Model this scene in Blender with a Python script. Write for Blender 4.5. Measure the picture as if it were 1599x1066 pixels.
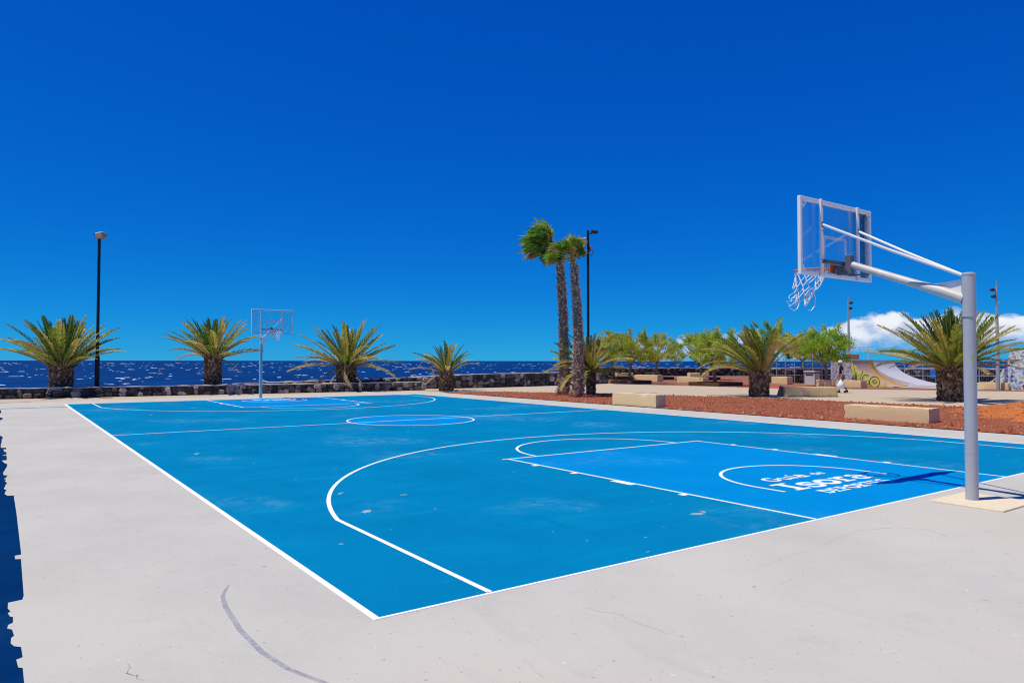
import bpy, math, random
from mathutils import Vector, Matrix, Euler
from math import sin, cos, pi, radians, atan2, sqrt, exp

for o in list(bpy.data.objects):
    bpy.data.objects.remove(o)
S = bpy.context.scene
COL = S.collection

# ------------------------------------------------------------------ camera
cam_d = bpy.data.cameras.new('camera')
cam = bpy.data.objects.new('camera', cam_d)
COL.objects.link(cam)
cam_d.sensor_width = 36.0
cam_d.lens = 1118.4 / 1599 * 36
cam_d.clip_start = 0.05
cam_d.clip_end = 60000
YAW, PIT, ROLL = .6192, .0271, .0012
fw = Vector((sin(YAW) * cos(PIT), cos(YAW) * cos(PIT), sin(PIT)))
rt = Vector((cos(YAW), -sin(YAW), 0)); up = rt.cross(fw)
r2 = rt * cos(ROLL) + up * sin(ROLL); u2 = -rt * sin(ROLL) + up * cos(ROLL)
cam.matrix_world = Matrix(((r2.x, u2.x, -fw.x, -1.988), (r2.y, u2.y, -fw.y, -4.313), (r2.z, u2.z, -fw.z, 1.681), (0, 0, 0, 1)))
S.camera = cam

# ------------------------------------------------------------------ world, sun, exposure
SUN_EL = radians(68); SUN_AZ = atan2(-.945, .325)      # azimuth from +Y towards +X
world = bpy.data.worlds.new('World'); S.world = world; world.use_nodes = True
nt = world.node_tree; nt.nodes.clear(); N = nt.nodes; LK = nt.links
def wn(t, **k):
    n = N.new(t)
    for a, b in k.items(): setattr(n, a, b)
    return n
def wmath(op, a, b=None, c=None, clamp=False):
    n = N.new('ShaderNodeMath'); n.operation = op; n.use_clamp = clamp
    for i, v in enumerate((a, b, c)):
        if v is None: continue
        if isinstance(v, (int, float)): n.inputs[i].default_value = v
        else: LK.new(v, n.inputs[i])
    return n.outputs[0]
def wsmooth(v, lo, hi):
    n = N.new('ShaderNodeMapRange'); n.interpolation_type = 'SMOOTHSTEP'
    for i, q in enumerate((v, lo, hi)):
        if isinstance(q, (int, float)): n.inputs[i].default_value = q
        else: LK.new(q, n.inputs[i])
    return n.outputs[0]
sky = wn('ShaderNodeTexSky', sky_type='NISHITA', sun_disc=False, sun_elevation=SUN_EL, sun_rotation=SUN_AZ,
         altitude=0, air_density=.6, dust_density=0.0, ozone_density=10.0)
# one even colour grade over the whole sky: the deep, polarised blue of the photograph
sc = wn('ShaderNodeSeparateColor'); LK.new(sky.outputs[0], sc.inputs[0])
hsv = wn('ShaderNodeCombineColor')
LK.new(wmath('MULTIPLY', wmath('POWER', wmath('MULTIPLY', sc.outputs[0], .1), 1.9), 1.3), hsv.inputs[0])
LK.new(wmath('MULTIPLY', wmath('POWER', wmath('MULTIPLY', sc.outputs[1], .1), .90), 5.6), hsv.inputs[1])
LK.new(wmath('MULTIPLY', wmath('POWER', wmath('MULTIPLY', sc.outputs[2], .1), .42), 8.3), hsv.inputs[2])
tc = wn('ShaderNodeTexCoord'); sep = wn('ShaderNodeSeparateXYZ'); LK.new(tc.outputs['Generated'], sep.inputs[0])
azm = wmath('ARCTAN2', sep.outputs[0], sep.outputs[1]); elv = sep.outputs[2]
comb = wn('ShaderNodeCombineXYZ')
LK.new(wmath('MULTIPLY', azm, 1.0), comb.inputs[0]); LK.new(wmath('MULTIPLY', elv, 1.7), comb.inputs[1])
def noise(vec, scale, detail, rough, off=0.0):
    n = wn('ShaderNodeTexNoise'); n.inputs['Scale'].default_value = scale; n.inputs['Detail'].default_value = detail
    n.inputs['Roughness'].default_value = rough
    if off:
        a = wn('ShaderNodeVectorMath', operation='ADD'); LK.new(vec, a.inputs[0]); a.inputs[1].default_value = (off, off * .9, 0); vec = a.outputs[0]
    LK.new(vec, n.inputs['Vector']); return n.outputs[0]
nA = noise(comb.outputs[0], 26, 9, .58)          # billows
nB = noise(comb.outputs[0], 7, 3, .5, 3.1)       # bank height
big = wsmooth(azm, .98, 1.10)
big2 = wsmooth(azm, 1.9, 2.6)
low = wsmooth(azm, 0.66, 0.82)
hgt = wmath('ADD', wmath('MULTIPLY', big, .021), wmath('MULTIPLY', low, .033))
hgt = wmath('SUBTRACT', hgt, wmath('MULTIPLY', big2, .03))
hgt = wmath('ADD', hgt, wmath('ADD', wmath('MULTIPLY', big, .006), wmath('MULTIPLY', wmath('SUBTRACT', nB, .5), .014)))
hgt = wmath('ADD', hgt, wmath('MULTIPLY', wmath('SUBTRACT', nA, .5), .048))
dens = wsmooth(wmath('SUBTRACT', hgt, elv), -.0005, .010)
base = wmath('ADD', wmath('MULTIPLY', big, .022), wmath('MULTIPLY', wmath('SUBTRACT', nA, .5), .05))
dens = wmath('MULTIPLY', dens, wsmooth(wmath('SUBTRACT', elv, base), -.008, .012))
dens = wmath('MULTIPLY', dens, wmath('ADD', wmath('MULTIPLY', big, .45), .5), clamp=True)
dens = wmath('MULTIPLY', dens, low)
nC = noise(comb.outputs[0], 26, 9, .58, -.012)
shade = wsmooth(wmath('ADD', wmath('SUBTRACT', nA, nC), wmath('MULTIPLY', wmath('SUBTRACT', elv, .045), 5.0)), -.16, .08)
ccol = wn('ShaderNodeMix', data_type='RGBA'); LK.new(shade, ccol.inputs[0])
ccol.inputs[6].default_value = (4.9, 6.0, 8.2, 1); ccol.inputs[7].default_value = (9.2, 9.3, 9.6, 1)
mixc = wn('ShaderNodeMix', data_type='RGBA'); LK.new(dens, mixc.inputs[0]); LK.new(hsv.outputs[0], mixc.inputs[6]); LK.new(ccol.outputs[2], mixc.inputs[7])
bg = wn('ShaderNodeBackground'); bg.inputs[1].default_value = 0.10
LK.new(mixc.outputs[2], bg.inputs[0])
out = wn('ShaderNodeOutputWorld'); LK.new(bg.outputs[0], out.inputs[0])

sd = bpy.data.lights.new('sun', 'SUN'); sd.energy = 3.95; sd.angle = radians(.53); sd.color = (1, .945, .81)
sun = bpy.data.objects.new('sun', sd); COL.objects.link(sun)
tosun = Vector((sin(SUN_AZ) * cos(SUN_EL), cos(SUN_AZ) * cos(SUN_EL), sin(SUN_EL)))
sun.rotation_euler = tosun.to_track_quat('Z', 'Y').to_euler(); sun.location = (-20, 5, 40)
S.view_settings.view_transform = 'Standard'; S.view_settings.look = 'None'
S.view_settings.exposure = 0.0; S.view_settings.gamma = 1.0; S.view_settings.use_curve_mapping = False
S.render.engine = 'CYCLES'
S.cycles.transparent_max_bounces = 16
S.cycles.filter_width = 1.1

# ------------------------------------------------------------------ helpers
R = random.Random(11)
def tag(o, label=None, cat=None, group=None, kind=None):
    if label: o['label'] = label
    if cat: o['category'] = cat
    if group: o['group'] = group
    if kind: o['kind'] = kind
    return o
def empty(name, loc=(0, 0, 0), rz=0.0):
    o = bpy.data.objects.new(name, None); COL.objects.link(o); o.location = loc; o.rotation_euler = (0, 0, rz)
    o.empty_display_size = .2
    return o
def link(name, me, parent=None):
    o = bpy.data.objects.new(name, me); COL.objects.link(o)
    if parent is not None: o.parent = parent
    return o
class MB:
    def __init__(s): s.v = []; s.f = []
    def poly(s, pts):
        n = len(s.v); s.v += [tuple(p) for p in pts]; s.f.append(tuple(range(n, n + len(pts)))); return s
    def box(s, c, d, rot=None, taper=1.0, jit=0.0):
        n = len(s.v); c = Vector(c)
        for sz in (-.5, .5):
            k = taper if sz > 0 else 1.0
            for sx, sy in ((-.5, -.5), (.5, -.5), (.5, .5), (-.5, .5)):
                p = Vector((sx * d[0] * k, sy * d[1] * k, sz * d[2]))
                if jit: p += Vector((R.uniform(-jit, jit), R.uniform(-jit, jit), R.uniform(-jit, jit)))
                if rot is not None: p = rot @ p
                s.v.append(tuple(c + p))
        s.f += [tuple(n + i for i in q) for q in ((3, 2, 1, 0), (4, 5, 6, 7), (0, 1, 5, 4), (1, 2, 6, 5), (2, 3, 7, 6), (3, 0, 4, 7))]
        return s
    def cbox(s, c, d, ch=.02, rot=None):
        """box with chamfered edges"""
        n = len(s.v); c = Vector(c); idx = {}
        for sx in (-1, 1):
            for sy in (-1, 1):
                for sz in (-1, 1):
                    for a in range(3):
                        p = [sx * d[0] / 2, sy * d[1] / 2, sz * d[2] / 2]
                        for b in range(3):
                            if b != a: p[b] -= (sx, sy, sz)[b] * ch
                        q = Vector(p)
                        if rot is not None: q = rot @ q
                        idx[(sx, sy, sz, a)] = len(s.v); s.v.append(tuple(c + q))
        F = []
        for a in range(3):
            b, e = (a + 1) % 3, (a + 2) % 3
            for sg in (-1, 1):
                q = []
                for sb, se in ((-1, -1), (1, -1), (1, 1), (-1, 1)):
                    k = [0, 0, 0]; k[a] = sg; k[b] = sb; k[e] = se; q.append(idx[(*k, a)])
                F.append(tuple(q if sg > 0 else q[::-1]))
        for a in range(3):
            b, e = (a + 1) % 3, (a + 2) % 3
            for sb in (-1, 1):
                for se in (-1, 1):
                    k0 = [0, 0, 0]; k0[a] = -1; k0[b] = sb; k0[e] = se
                    k1 = list(k0); k1[a] = 1
                    q = [idx[(*k0, b)], idx[(*k1, b)], idx[(*k1, e)], idx[(*k0, e)]]
                    F.append(tuple(q if sb * se < 0 else q[::-1]))
        for sx in (-1, 1):
            for sy in (-1, 1):
                for sz in (-1, 1):
                    q = [idx[(sx, sy, sz, a)] for a in range(3)]
                    F.append(tuple(q if sx * sy * sz > 0 else q[::-1]))
        s.f += F
        return s
    def tube(s, pts, rad, n=8, cap=True):
        pts = [Vector(p) for p in pts]; m = len(pts)
        if not isinstance(rad, (list, tuple)): rad = [rad] * m
        base = len(s.v); prev = None
        for i, p in enumerate(pts):
            t = (pts[min(i + 1, m - 1)] - pts[max(i - 1, 0)]).normalized()
            if prev is None:
                a = t.orthogonal().normalized()
            else:
                a = prev - t * prev.dot(t)
                a = a.normalized() if a.length > 1e-6 else t.orthogonal().normalized()
            prev = a; b = t.cross(a)
            for k in range(n):
                w = 2 * pi * k / n
                s.v.append(tuple(p + (a * cos(w) + b * sin(w)) * rad[i]))
        for i in range(m - 1):
            for k in range(n):
                k2 = (k + 1) % n
                s.f.append((base + i * n + k, base + i * n + k2, base + (i + 1) * n + k2, base + (i + 1) * n + k))
        if cap:
            s.f.append(tuple(base + k for k in range(n))[::-1]); s.f.append(tuple(base + (m - 1) * n + k for k in range(n)))
        return s
    def lathe(s, prof, c=(0, 0, 0), n=20, wob=None):
        base = len(s.v)
        for i, (r, z) in enumerate(prof):
            for k in range(n):
                w = 2 * pi * k / n
                rr = r * (1 + (wob(i, k) if wob else 0))
                s.v.append((c[0] + rr * cos(w), c[1] + rr * sin(w), c[2] + z))
        for i in range(len(prof) - 1):
            for k in range(n):
                k2 = (k + 1) % n
                s.f.append((base + i * n + k, base + i * n + k2, base + (i + 1) * n + k2, base + (i + 1) * n + k))
        s.f.append(tuple(base + k for k in range(n))[::-1]); s.f.append(tuple(base + (len(prof) - 1) * n + k for k in range(n)))
        return s
    def ribbon(s, pts, w, z, closed=False):
        pts = [Vector((p[0], p[1])) for p in pts]; m = len(pts); base = len(s.v)
        for i, p in enumerate(pts):
            if closed: a, b = pts[i - 1], pts[(i + 1) % m]
            else: a, b = pts[max(i - 1, 0)], pts[min(i + 1, m - 1)]
            t = (b - a).normalized(); nn = Vector((-t.y, t.x))
            k = 1.0
            if (closed or 0 < i < m - 1):
                t1 = (p - pts[i - 1]).normalized(); k = 1 / max(.5, nn.dot(Vector((-t1.y, t1.x))))
            ww = w[i] if isinstance(w, (list, tuple)) else w
            s.v.append((p.x + nn.x * ww / 2 * k, p.y + nn.y * ww / 2 * k, z)); s.v.append((p.x - nn.x * ww / 2 * k, p.y - nn.y * ww / 2 * k, z))
        for i in range(m if closed else m - 1):
            j = (i + 1) % m
            s.f.append((base + 2 * i + 1, base + 2 * j + 1, base + 2 * j, base + 2 * i))
        return s
    def mesh(s, name, mat, smooth=False):
        me = bpy.data.meshes.new(name); me.from_pydata(s.v, [], s.f)
        if isinstance(mat, (list, tuple)):
            for q in mat: me.materials.append(q)
        else: me.materials.append(mat)
        if smooth:
            for p in me.polygons: p.use_smooth = True
        me.update(); return me
    def build(s, name, mat, parent=None, smooth=False):
        return link(name, s.mesh(name, mat, smooth), parent)
def autosmooth(o, ang=35):
    me = o.data
    for p in me.polygons: p.use_smooth = True
    try: me.set_sharp_from_angle(angle=radians(ang))
    except Exception: pass
    return o

# ------------------------------------------------------------------ materials
class NT:
    def __init__(s, name):
        s.m = bpy.data.materials.new(name); s.m.use_nodes = True; s.t = s.m.node_tree; s.t.nodes.clear()
        s.out = s.t.nodes.new('ShaderNodeOutputMaterial')
        s.b = s.t.nodes.new('ShaderNodeBsdfPrincipled'); s.l(s.b.outputs[0], s.out.inputs[0])
        s.tc = s.t.nodes.new('ShaderNodeTexCoord')
        s.geo = s.t.nodes.new('ShaderNodeNewGeometry')
    def l(s, a, b): s.t.links.new(a, b)
    def n(s, t, **k):
        n = s.t.nodes.new(t)
        for a, b in k.items(): setattr(n, a, b)
        return n
    def pos(s, scale=(1, 1, 1), obj=False):
        mp = s.n('ShaderNodeMapping'); s.l(s.tc.outputs['Object'] if obj else s.geo.outputs['Position'], mp.inputs[0]); mp.inputs['Scale'].default_value = scale
        return mp.outputs[0]
    def noise(s, scale, detail=4, rough=.55, vec=None, dist=0.0):
        n = s.n('ShaderNodeTexNoise'); n.inputs['Scale'].default_value = scale; n.inputs['Detail'].default_value = detail
        n.inputs['Roughness'].default_value = rough; n.inputs['Distortion'].default_value = dist
        s.l(vec if vec is not None else s.pos(), n.inputs['Vector']); return n.outputs[0]
    def step(s, v, lo, hi):
        n = s.n('ShaderNodeMapRange'); n.interpolation_type = 'SMOOTHSTEP'; s.l(v, n.inputs[0]); n.inputs[1].default_value = lo; n.inputs[2].default_value = hi
        return n.outputs[0]
    def math(s, op, a, b=None):
        n = s.n('ShaderNodeMath', operation=op)
        for i, v in enumerate((a, b)):
            if v is None: continue
            if isinstance(v, (int, float)): n.inputs[i].default_value = v
            else: s.l(v, n.inputs[i])
        return n.outputs[0]
    def mix(s, f, a, b):
        n = s.n('ShaderNodeMix', data_type='RGBA')
        for i, v in ((0, f), (6, a), (7, b)):
            if isinstance(v, (int, float)): n.inputs[i].default_value = v
            elif isinstance(v, tuple): n.inputs[i].default_value = (*v, 1)
            else: s.l(v, n.inputs[i])
        return n.outputs[2]
    def base(s, c):
        if isinstance(c, tuple): s.b.inputs['Base Color'].default_value = (*c, 1)
        else: s.l(c, s.b.inputs['Base Color'])
    def set(s, rough=.7, spec=.3, metal=0.0):
        if isinstance(rough, float): s.b.inputs['Roughness'].default_value = rough
        else: s.l(rough, s.b.inputs['Roughness'])
        s.b.inputs['Specular IOR Level'].default_value = spec; s.b.inputs['Metallic'].default_value = metal
    def bump(s, h, strength=.3, dist=.02):
        n = s.n('ShaderNodeBump'); n.inputs['Strength'].default_value = strength; n.inputs['Distance'].default_value = dist
        s.l(h, n.inputs['Height']); s.l(n.outputs[0], s.b.inputs['Normal'])
    def rnd(s):
        return s.n('ShaderNodeObjectInfo').outputs['Random']
M = {}
def simple(name, c, rough=.6, spec=.3, metal=0.0, var=.12, scale=12.0, bump=0.0):
    t = NT(name); nz = t.noise(scale, 5)
    t.base(t.mix(nz, tuple(x * (1 - var * 2) for x in c), tuple(min(1, x * (1 + var * 2)) for x in c))); t.set(rough, spec, metal)
    if bump: t.bump(nz, bump, .01)
    M[name] = t.m; return t.m

def m_apron():
    t = NT('apron_paint')
    a = t.noise(.55, 6, .6); b = t.noise(9, 4, .6); d = t.noise(55, 3, .6)
    c = t.mix(t.step(a, .3, .7), (.515, .492, .415), (.585, .555, .468))
    c = t.mix(t.math('MULTIPLY', t.step(b, .50, .72), .35), c, (.60, .555, .455))
    big = t.noise(.23, 3, .5, vec=t.pos((1, .55, 1)))
    c = t.mix(t.math('MULTIPLY', t.step(big, .48, .66), .55), c, (.60, .535, .435))
    mid = t.noise(1.9, 7, .7); c = t.mix(t.math('MULTIPLY', t.step(mid, .56, .74), .45), c, (.47, .445, .385))
    st = t.noise(2.4, 6, .7, vec=t.pos((1.0, .15, 1)), dist=.4); c = t.mix(t.math('MULTIPLY', t.step(st, .56, .72), .35), c, (.46, .44, .385))
    for sc, lo, k, col in ((31, .70, .55, (.24, .22, .20)), (11, .735, .6, (.34, .30, .26)), (17, .74, .7, (.68, .64, .56)), (5.3, .76, .5, (.40, .36, .30))):
        sp = t.noise(sc, 2, .5, vec=t.pos((1, .8, 1 + sc))); c = t.mix(t.math('MULTIPLY', t.step(sp, lo, lo + .03), k), c, col)
    t.base(c); t.set(.8, .2); t.bump(t.math('ADD', d, t.math('MULTIPLY', b, .6)), .22, .01); return t.m
M['apron'] = m_apron()
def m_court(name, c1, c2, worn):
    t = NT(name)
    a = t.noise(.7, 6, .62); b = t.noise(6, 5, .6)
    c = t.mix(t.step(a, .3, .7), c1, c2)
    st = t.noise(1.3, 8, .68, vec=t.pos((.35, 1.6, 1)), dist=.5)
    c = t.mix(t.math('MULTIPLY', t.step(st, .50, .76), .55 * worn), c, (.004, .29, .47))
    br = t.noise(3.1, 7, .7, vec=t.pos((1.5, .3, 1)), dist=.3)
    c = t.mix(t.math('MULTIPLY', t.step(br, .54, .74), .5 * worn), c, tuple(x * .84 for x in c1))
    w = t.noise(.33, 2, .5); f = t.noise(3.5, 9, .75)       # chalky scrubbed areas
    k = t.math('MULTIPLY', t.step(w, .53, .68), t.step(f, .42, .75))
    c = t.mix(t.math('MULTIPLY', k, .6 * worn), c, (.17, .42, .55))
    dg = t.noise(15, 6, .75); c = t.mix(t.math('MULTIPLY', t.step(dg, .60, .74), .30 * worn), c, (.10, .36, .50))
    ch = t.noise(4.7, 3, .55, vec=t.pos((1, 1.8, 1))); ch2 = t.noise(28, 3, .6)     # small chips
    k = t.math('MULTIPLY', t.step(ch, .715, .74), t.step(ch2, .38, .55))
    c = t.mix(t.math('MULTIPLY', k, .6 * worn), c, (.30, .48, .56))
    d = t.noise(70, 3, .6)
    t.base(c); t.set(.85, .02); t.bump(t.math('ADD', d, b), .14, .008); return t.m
M['court'] = m_court('court_paint', (.0002, .188, .375), (.0004, .220, .425), 1.0)
M['key'] = m_court('key_paint', (.0002, .230, .54), (.0004, .255, .59), .35)
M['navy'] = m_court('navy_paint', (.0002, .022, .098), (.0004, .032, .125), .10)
def m_line():
    t = NT('line_paint'); a = t.noise(14, 6, .7)
    t.base(t.mix(t.math('MULTIPLY', t.step(a, .60, .74), .40), (.92, .90, .85), (.55, .64, .68))); t.set(.7, .25); return t.m
M['line'] = m_line()
def m_oldline():
    t = NT('old_line'); a = t.noise(22, 6, .7)
    t.base(t.mix(t.step(a, .35, .7), (.30, .30, .31), (.46, .44, .41))); t.set(.8, .2); return t.m
M['old_line'] = m_oldline()
M['crack'] = simple('crack', (.24, .22, .20), .9, .1)
M['chip'] = simple('paint_chip', (.36, .40, .43), .9, .1, var=.25, scale=40.0)
M['pad'] = simple('pad_concrete', (.78, .66, .44), .85, .2, var=.07, scale=18.0, bump=.2)
def m_path():
    t = NT('path_concrete'); a = t.noise(.4, 6, .6); b = t.noise(5, 5, .65)
    c = t.mix(a, (.51, .405, .275), (.60, .485, .335)); c = t.mix(t.math('MULTIPLY', t.step(b, .5, .75), .35), c, (.49, .37, .245))
    t.base(c); t.set(.85, .2); t.bump(b, .2, .02); return t.m
M['path'] = m_path()
def m_gravel(name, c1, c2, c3):
    t = NT(name); v = t.n('ShaderNodeTexVoronoi'); v.inputs['Scale'].default_value = 26; t.l(t.pos(), v.inputs['Vector'])
    cell = t.n('ShaderNodeSeparateColor'); t.l(v.outputs['Color'], cell.inputs[0])
    a = t.noise(.5, 5, .6)
    c = t.mix(cell.outputs[0], c1, c2); c = t.mix(t.math('MULTIPLY', t.step(cell.outputs[1], .72, .95), .8), c, c3)
    c = t.mix(t.math('MULTIPLY', t.step(a, .45, .7), .35), c, tuple(x * 1.25 for x in c2))
    b2 = t.noise(3.2, 5, .65); c = t.mix(t.math('MULTIPLY', t.step(b2, .52, .72), .4), c, tuple(x * .72 for x in c1))
    t.base(c); t.set(.95, .1)
    t.bump(t.math('SUBTRACT', t.math('MULTIPLY', b2, .8), v.outputs['Distance']), .9, .05); return t.m
M['gravel'] = m_gravel('red_gravel', (.26, .064, .027), (.43, .122, .058), (.60, .31, .18))
M['gravel_far'] = m_gravel('brown_gravel', (.29, .105, .06), (.43, .17, .10), (.52, .30, .20))
M['mound'] = m_gravel('orange_gravel', (.48, .125, .030), (.72, .22, .055), (.82, .38, .13))
M['soil'] = simple('soil', (.16, .095, .06), .95, .1, var=.25, scale=7.0, bump=.5)
M['rubber'] = simple('red_rubber', (.48, .10, .055), .9, .15, var=.06)
def m_sea():
    t = NT('sea_water')
    w1 = t.noise(.05, 5, .6, vec=t.pos((1.0, 1.0, 1))); w2 = t.noise(.28, 6, .62); w3 = t.noise(.012, 4, .55)
    c = t.mix(t.step(w1, .32, .68), (.0004, .015, .085), (.0006, .042, .175))
    c = t.mix(t.math('MULTIPLY', t.step(w3, .40, .65), .55), c, (.0005, .024, .125))
    c = t.mix(t.math('MULTIPLY', t.step(w2, .60, .75), .45), c, (.002, .085, .27))
    t.base(c); t.set(.45, .10); t.bump(t.math('ADD', t.math('MULTIPLY', w1, 2.2), t.math('MULTIPLY', w2, .7)), .9, 1.2); return t.m
M['sea'] = m_sea()
M['foam'] = simple('foam', (.58, .70, .84), .9, .1, var=.05)
def m_stone():
    t = NT('basalt_stone'); r = t.rnd(); a = t.noise(6, 6, .65); b = t.noise(24, 4, .6)
    rp = t.n('ShaderNodeValToRGB'); t.l(r, rp.inputs[0]); e = rp.color_ramp.elements
    e[0].position = 0; e[0].color = (.028, .030, .034, 1); e[1].position = .45; e[1].color = (.065, .064, .066, 1)
    for p, c in ((.64, (.14, .115, .11)), (.82, (.30, .25, .24)), (1.0, (.52, .42, .38))):
        q = rp.color_ramp.elements.new(p); q.color = (*c, 1)
    c = t.mix(t.math('MULTIPLY', t.step(a, .48, .70), .40), rp.outputs[0], (.21, .175, .16))
    c = t.mix(t.math('MULTIPLY', t.step(b, .60, .72), .3), c, (.02, .02, .022))
    t.base(c); t.set(.9, .2); t.bump(t.math('ADD', a, t.math('MULTIPLY', b, .4)), .8, .05); return t.m
M['stone'] = m_stone()
M['stone_far'] = None
def m_stonefar():
    t = NT('basalt_far'); v = t.n('ShaderNodeTexVoronoi'); v.inputs['Scale'].default_value = 2.6; t.l(t.pos(), v.inputs['Vector'])
    cell = t.n('ShaderNodeSeparateColor'); t.l(v.outputs['Color'], cell.inputs[0]); a = t.noise(7, 5, .6)
    c = t.mix(t.step(cell.outputs[0], .55, 1.0), (.035, .034, .036), (.26, .21, .19)); c = t.mix(t.math('MULTIPLY', t.step(a, .5, .7), .4), c, (.15, .12, .11))
    t.base(c); t.set(.92, .15); t.bump(a, .6, .05); return t.m
M['stone_far'] = m_stonefar()
M['mortar'] = simple('mortar', (.055, .048, .046), .95, .1, var=.3, scale=9.0, bump=.6)
M['coping'] = simple('coping_mortar', (.48, .42, .38), .9, .15, var=.18, scale=5.0, bump=.5)
def m_bench():
    t = NT('bench_concrete'); a = t.noise(2.2, 5, .6); b = t.noise(30, 5, .7); v = t.noise(75, 2, .5)
    c = t.mix(a, (.84, .60, .31), (.92, .69, .39)); c = t.mix(t.math('MULTIPLY', t.step(b, .55, .70), .5), c, (.52, .37, .21))
    c = t.mix(t.math('MULTIPLY', t.step(v, .64, .70), .6), c, (.36, .25, .15))
    t.base(c); t.set(.92, .15); t.bump(t.math('ADD', b, v), .8, .025); return t.m
M['bench'] = m_bench()
def m_galv():
    t = NT('galvanised'); a = t.noise(3.5, 6, .65, vec=t.pos((1, 1, .35))); b = t.noise(30, 4, .6)
    c = t.mix(a, (.39, .40, .42), (.52, .53, .54)); c = t.mix(t.math('MULTIPLY', t.step(b, .56, .72), .5), c, (.38, .37, .36))
    st = t.noise(6, 5, .7, vec=t.pos((1, 1, .12))); c = t.mix(t.math('MULTIPLY', t.step(st, .60, .76), .35), c, (.42, .32, .26))
    t.base(c); t.set(.50, .35, .0); t.bump(b, .08, .01); return t.m
M['galv'] = m_galv()
M['galv_blue'] = simple('blue_grey_paint', (.28, .52, .60), .5, .4, .1, var=.12)
def m_white():
    t = NT('white_enamel'); a = t.noise(7, 6, .7); b = t.noise(40, 4, .6)
    c = t.mix(t.math('MULTIPLY', t.step(a, .52, .72), .35), (.90, .86, .82), (.70, .58, .50)); c = t.mix(t.math('MULTIPLY', t.step(b, .66, .75), .5), c, (.30, .22, .18))
    t.base(c); t.set(.5, .35); return t.m
M['white'] = m_white()
M['dark_steel'] = simple('dark_steel', (.13, .125, .145), .55, .35, .0, var=.2)
M['black_pole'] = simple('black_pole', (.012, .015, .022), .55, .35, .0, var=.2)
M['lamp_body'] = simple('lamp_body', (.42, .36, .29), .55, .35, .2, var=.1)
M['lamp_dark'] = simple('lamp_dark', (.02, .022, .028), .35, .5)
M['mast'] = simple('mast_grey', (.38, .42, .46), .5, .4, .3, var=.1)
M['rim'] = simple('rim_orange', (.92, .17, .03), .5, .35, var=.08)
M['net'] = simple('net_cord', (.78, .78, .78), .9, .1, var=.1)
M['sticker'] = simple('sticker', (.50, .72, .10), .6, .3, var=.15, scale=60.0)
def m_acrylic():
    t = NT('acrylic'); t.t.nodes.remove(t.b)
    tr = t.n('ShaderNodeBsdfTransparent'); tr.inputs[0].default_value = (.955, .975, .985, 1)
    gl = t.n('ShaderNodeBsdfGlossy'); gl.inputs['Roughness'].default_value = .06; gl.inputs[0].default_value = (.9, .9, .9, 1)
    df = t.n('ShaderNodeBsdfDiffuse'); df.inputs[0].default_value = (.62, .66, .72, 1)
    st = t.noise(2.2, 2, .5, vec=t.pos((2.2, 2.2, .25)))
    haze = t.math('ADD', t.math('MULTIPLY', t.step(st, .45, .75), .16), .02)
    lw = t.n('ShaderNodeLayerWeight'); lw.inputs[0].default_value = .12; fr = lw
    m1 = t.n('ShaderNodeMixShader'); t.l(haze, m1.inputs[0]); t.l(tr.outputs[0], m1.inputs[1]); t.l(df.outputs[0], m1.inputs[2])
    m2 = t.n('ShaderNodeMixShader'); t.l(fr.outputs[0], m2.inputs[0]); t.l(m1.outputs[0], m2.inputs[1]); t.l(gl.outputs[0], m2.inputs[2])
    t.l(m2.outputs[0], t.out.inputs[0]); return t.m
M['acrylic'] = m_acrylic()
def m_leaf(name, ramp, trans=.25, rough=.5, spec=.3, nscale=5.0):
    t = NT(name); r = t.rnd(); a = t.noise(nscale, 3, .6)
    x = t.math('ADD', t.math('MULTIPLY', r, .62), t.math('MULTIPLY', t.math('SUBTRACT', a, .32), 1.0))
    rp = t.n('ShaderNodeValToRGB'); t.l(x, rp.inputs[0]); e = rp.color_ramp.elements
    e[0].position = ramp[0][0]; e[0].color = (*ramp[0][1], 1); e[1].position = ramp[-1][0]; e[1].color = (*ramp[-1][1], 1)
    for p, c in ramp[1:-1]:
        q = e.new(p); q.color = (*c, 1)
    t.base(rp.outputs[0]); t.set(rough, spec)
    tl = t.n('ShaderNodeBsdfTranslucent'); t.l(rp.outputs[0], tl.inputs[0])
    mx = t.n('ShaderNodeMixShader'); mx.inputs[0].default_value = trans; t.l(t.b.outputs[0], mx.inputs[1]); t.l(tl.outputs[0], mx.inputs[2]); t.l(mx.outputs[0], t.out.inputs[0])
    return t.m
M['frond'] = m_leaf('date_frond', [(0, (.035, .105, .012)), (.30, (.12, .23, .022)), (.48, (.34, .40, .045)), (.70, (.66, .54, .12)), (1.0, (.80, .54, .28))], .42, .42, .45)
M['frond_dry'] = m_leaf('dry_frond', [(0, (.20, .17, .06)), (.4, (.36, .25, .10)), (1.0, (.48, .32, .18))])
M['rachis'] = simple('rachis', (.36, .33, .11), .5, .3, var=.15)
M['fan'] = m_leaf('fan_frond', [(0, (.05, .19, .014)), (.35, (.15, .38, .03)), (.7, (.42, .56, .07)), (1.0, (.72, .62, .18))], .45)
M['fan_dry'] = m_leaf('fan_dry', [(0, (.20, .21, .04)), (.4, (.55, .38, .12)), (1.0, (.75, .46, .22))], .35)
M['tamA'] = m_leaf('tamarisk_yellow', [(0, (.34, .40, .045)), (.4, (.56, .60, .085)), (.75, (.72, .68, .18)), (1.0, (.80, .62, .38))], .5, .7, .1, 1.6)
M['tamB'] = m_leaf('tamarisk_green', [(0, (.13, .30, .025)), (.4, (.28, .50, .045)), (.75, (.50, .62, .09)), (1.0, (.70, .68, .22))], .5, .7, .1, 1.6)
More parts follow.
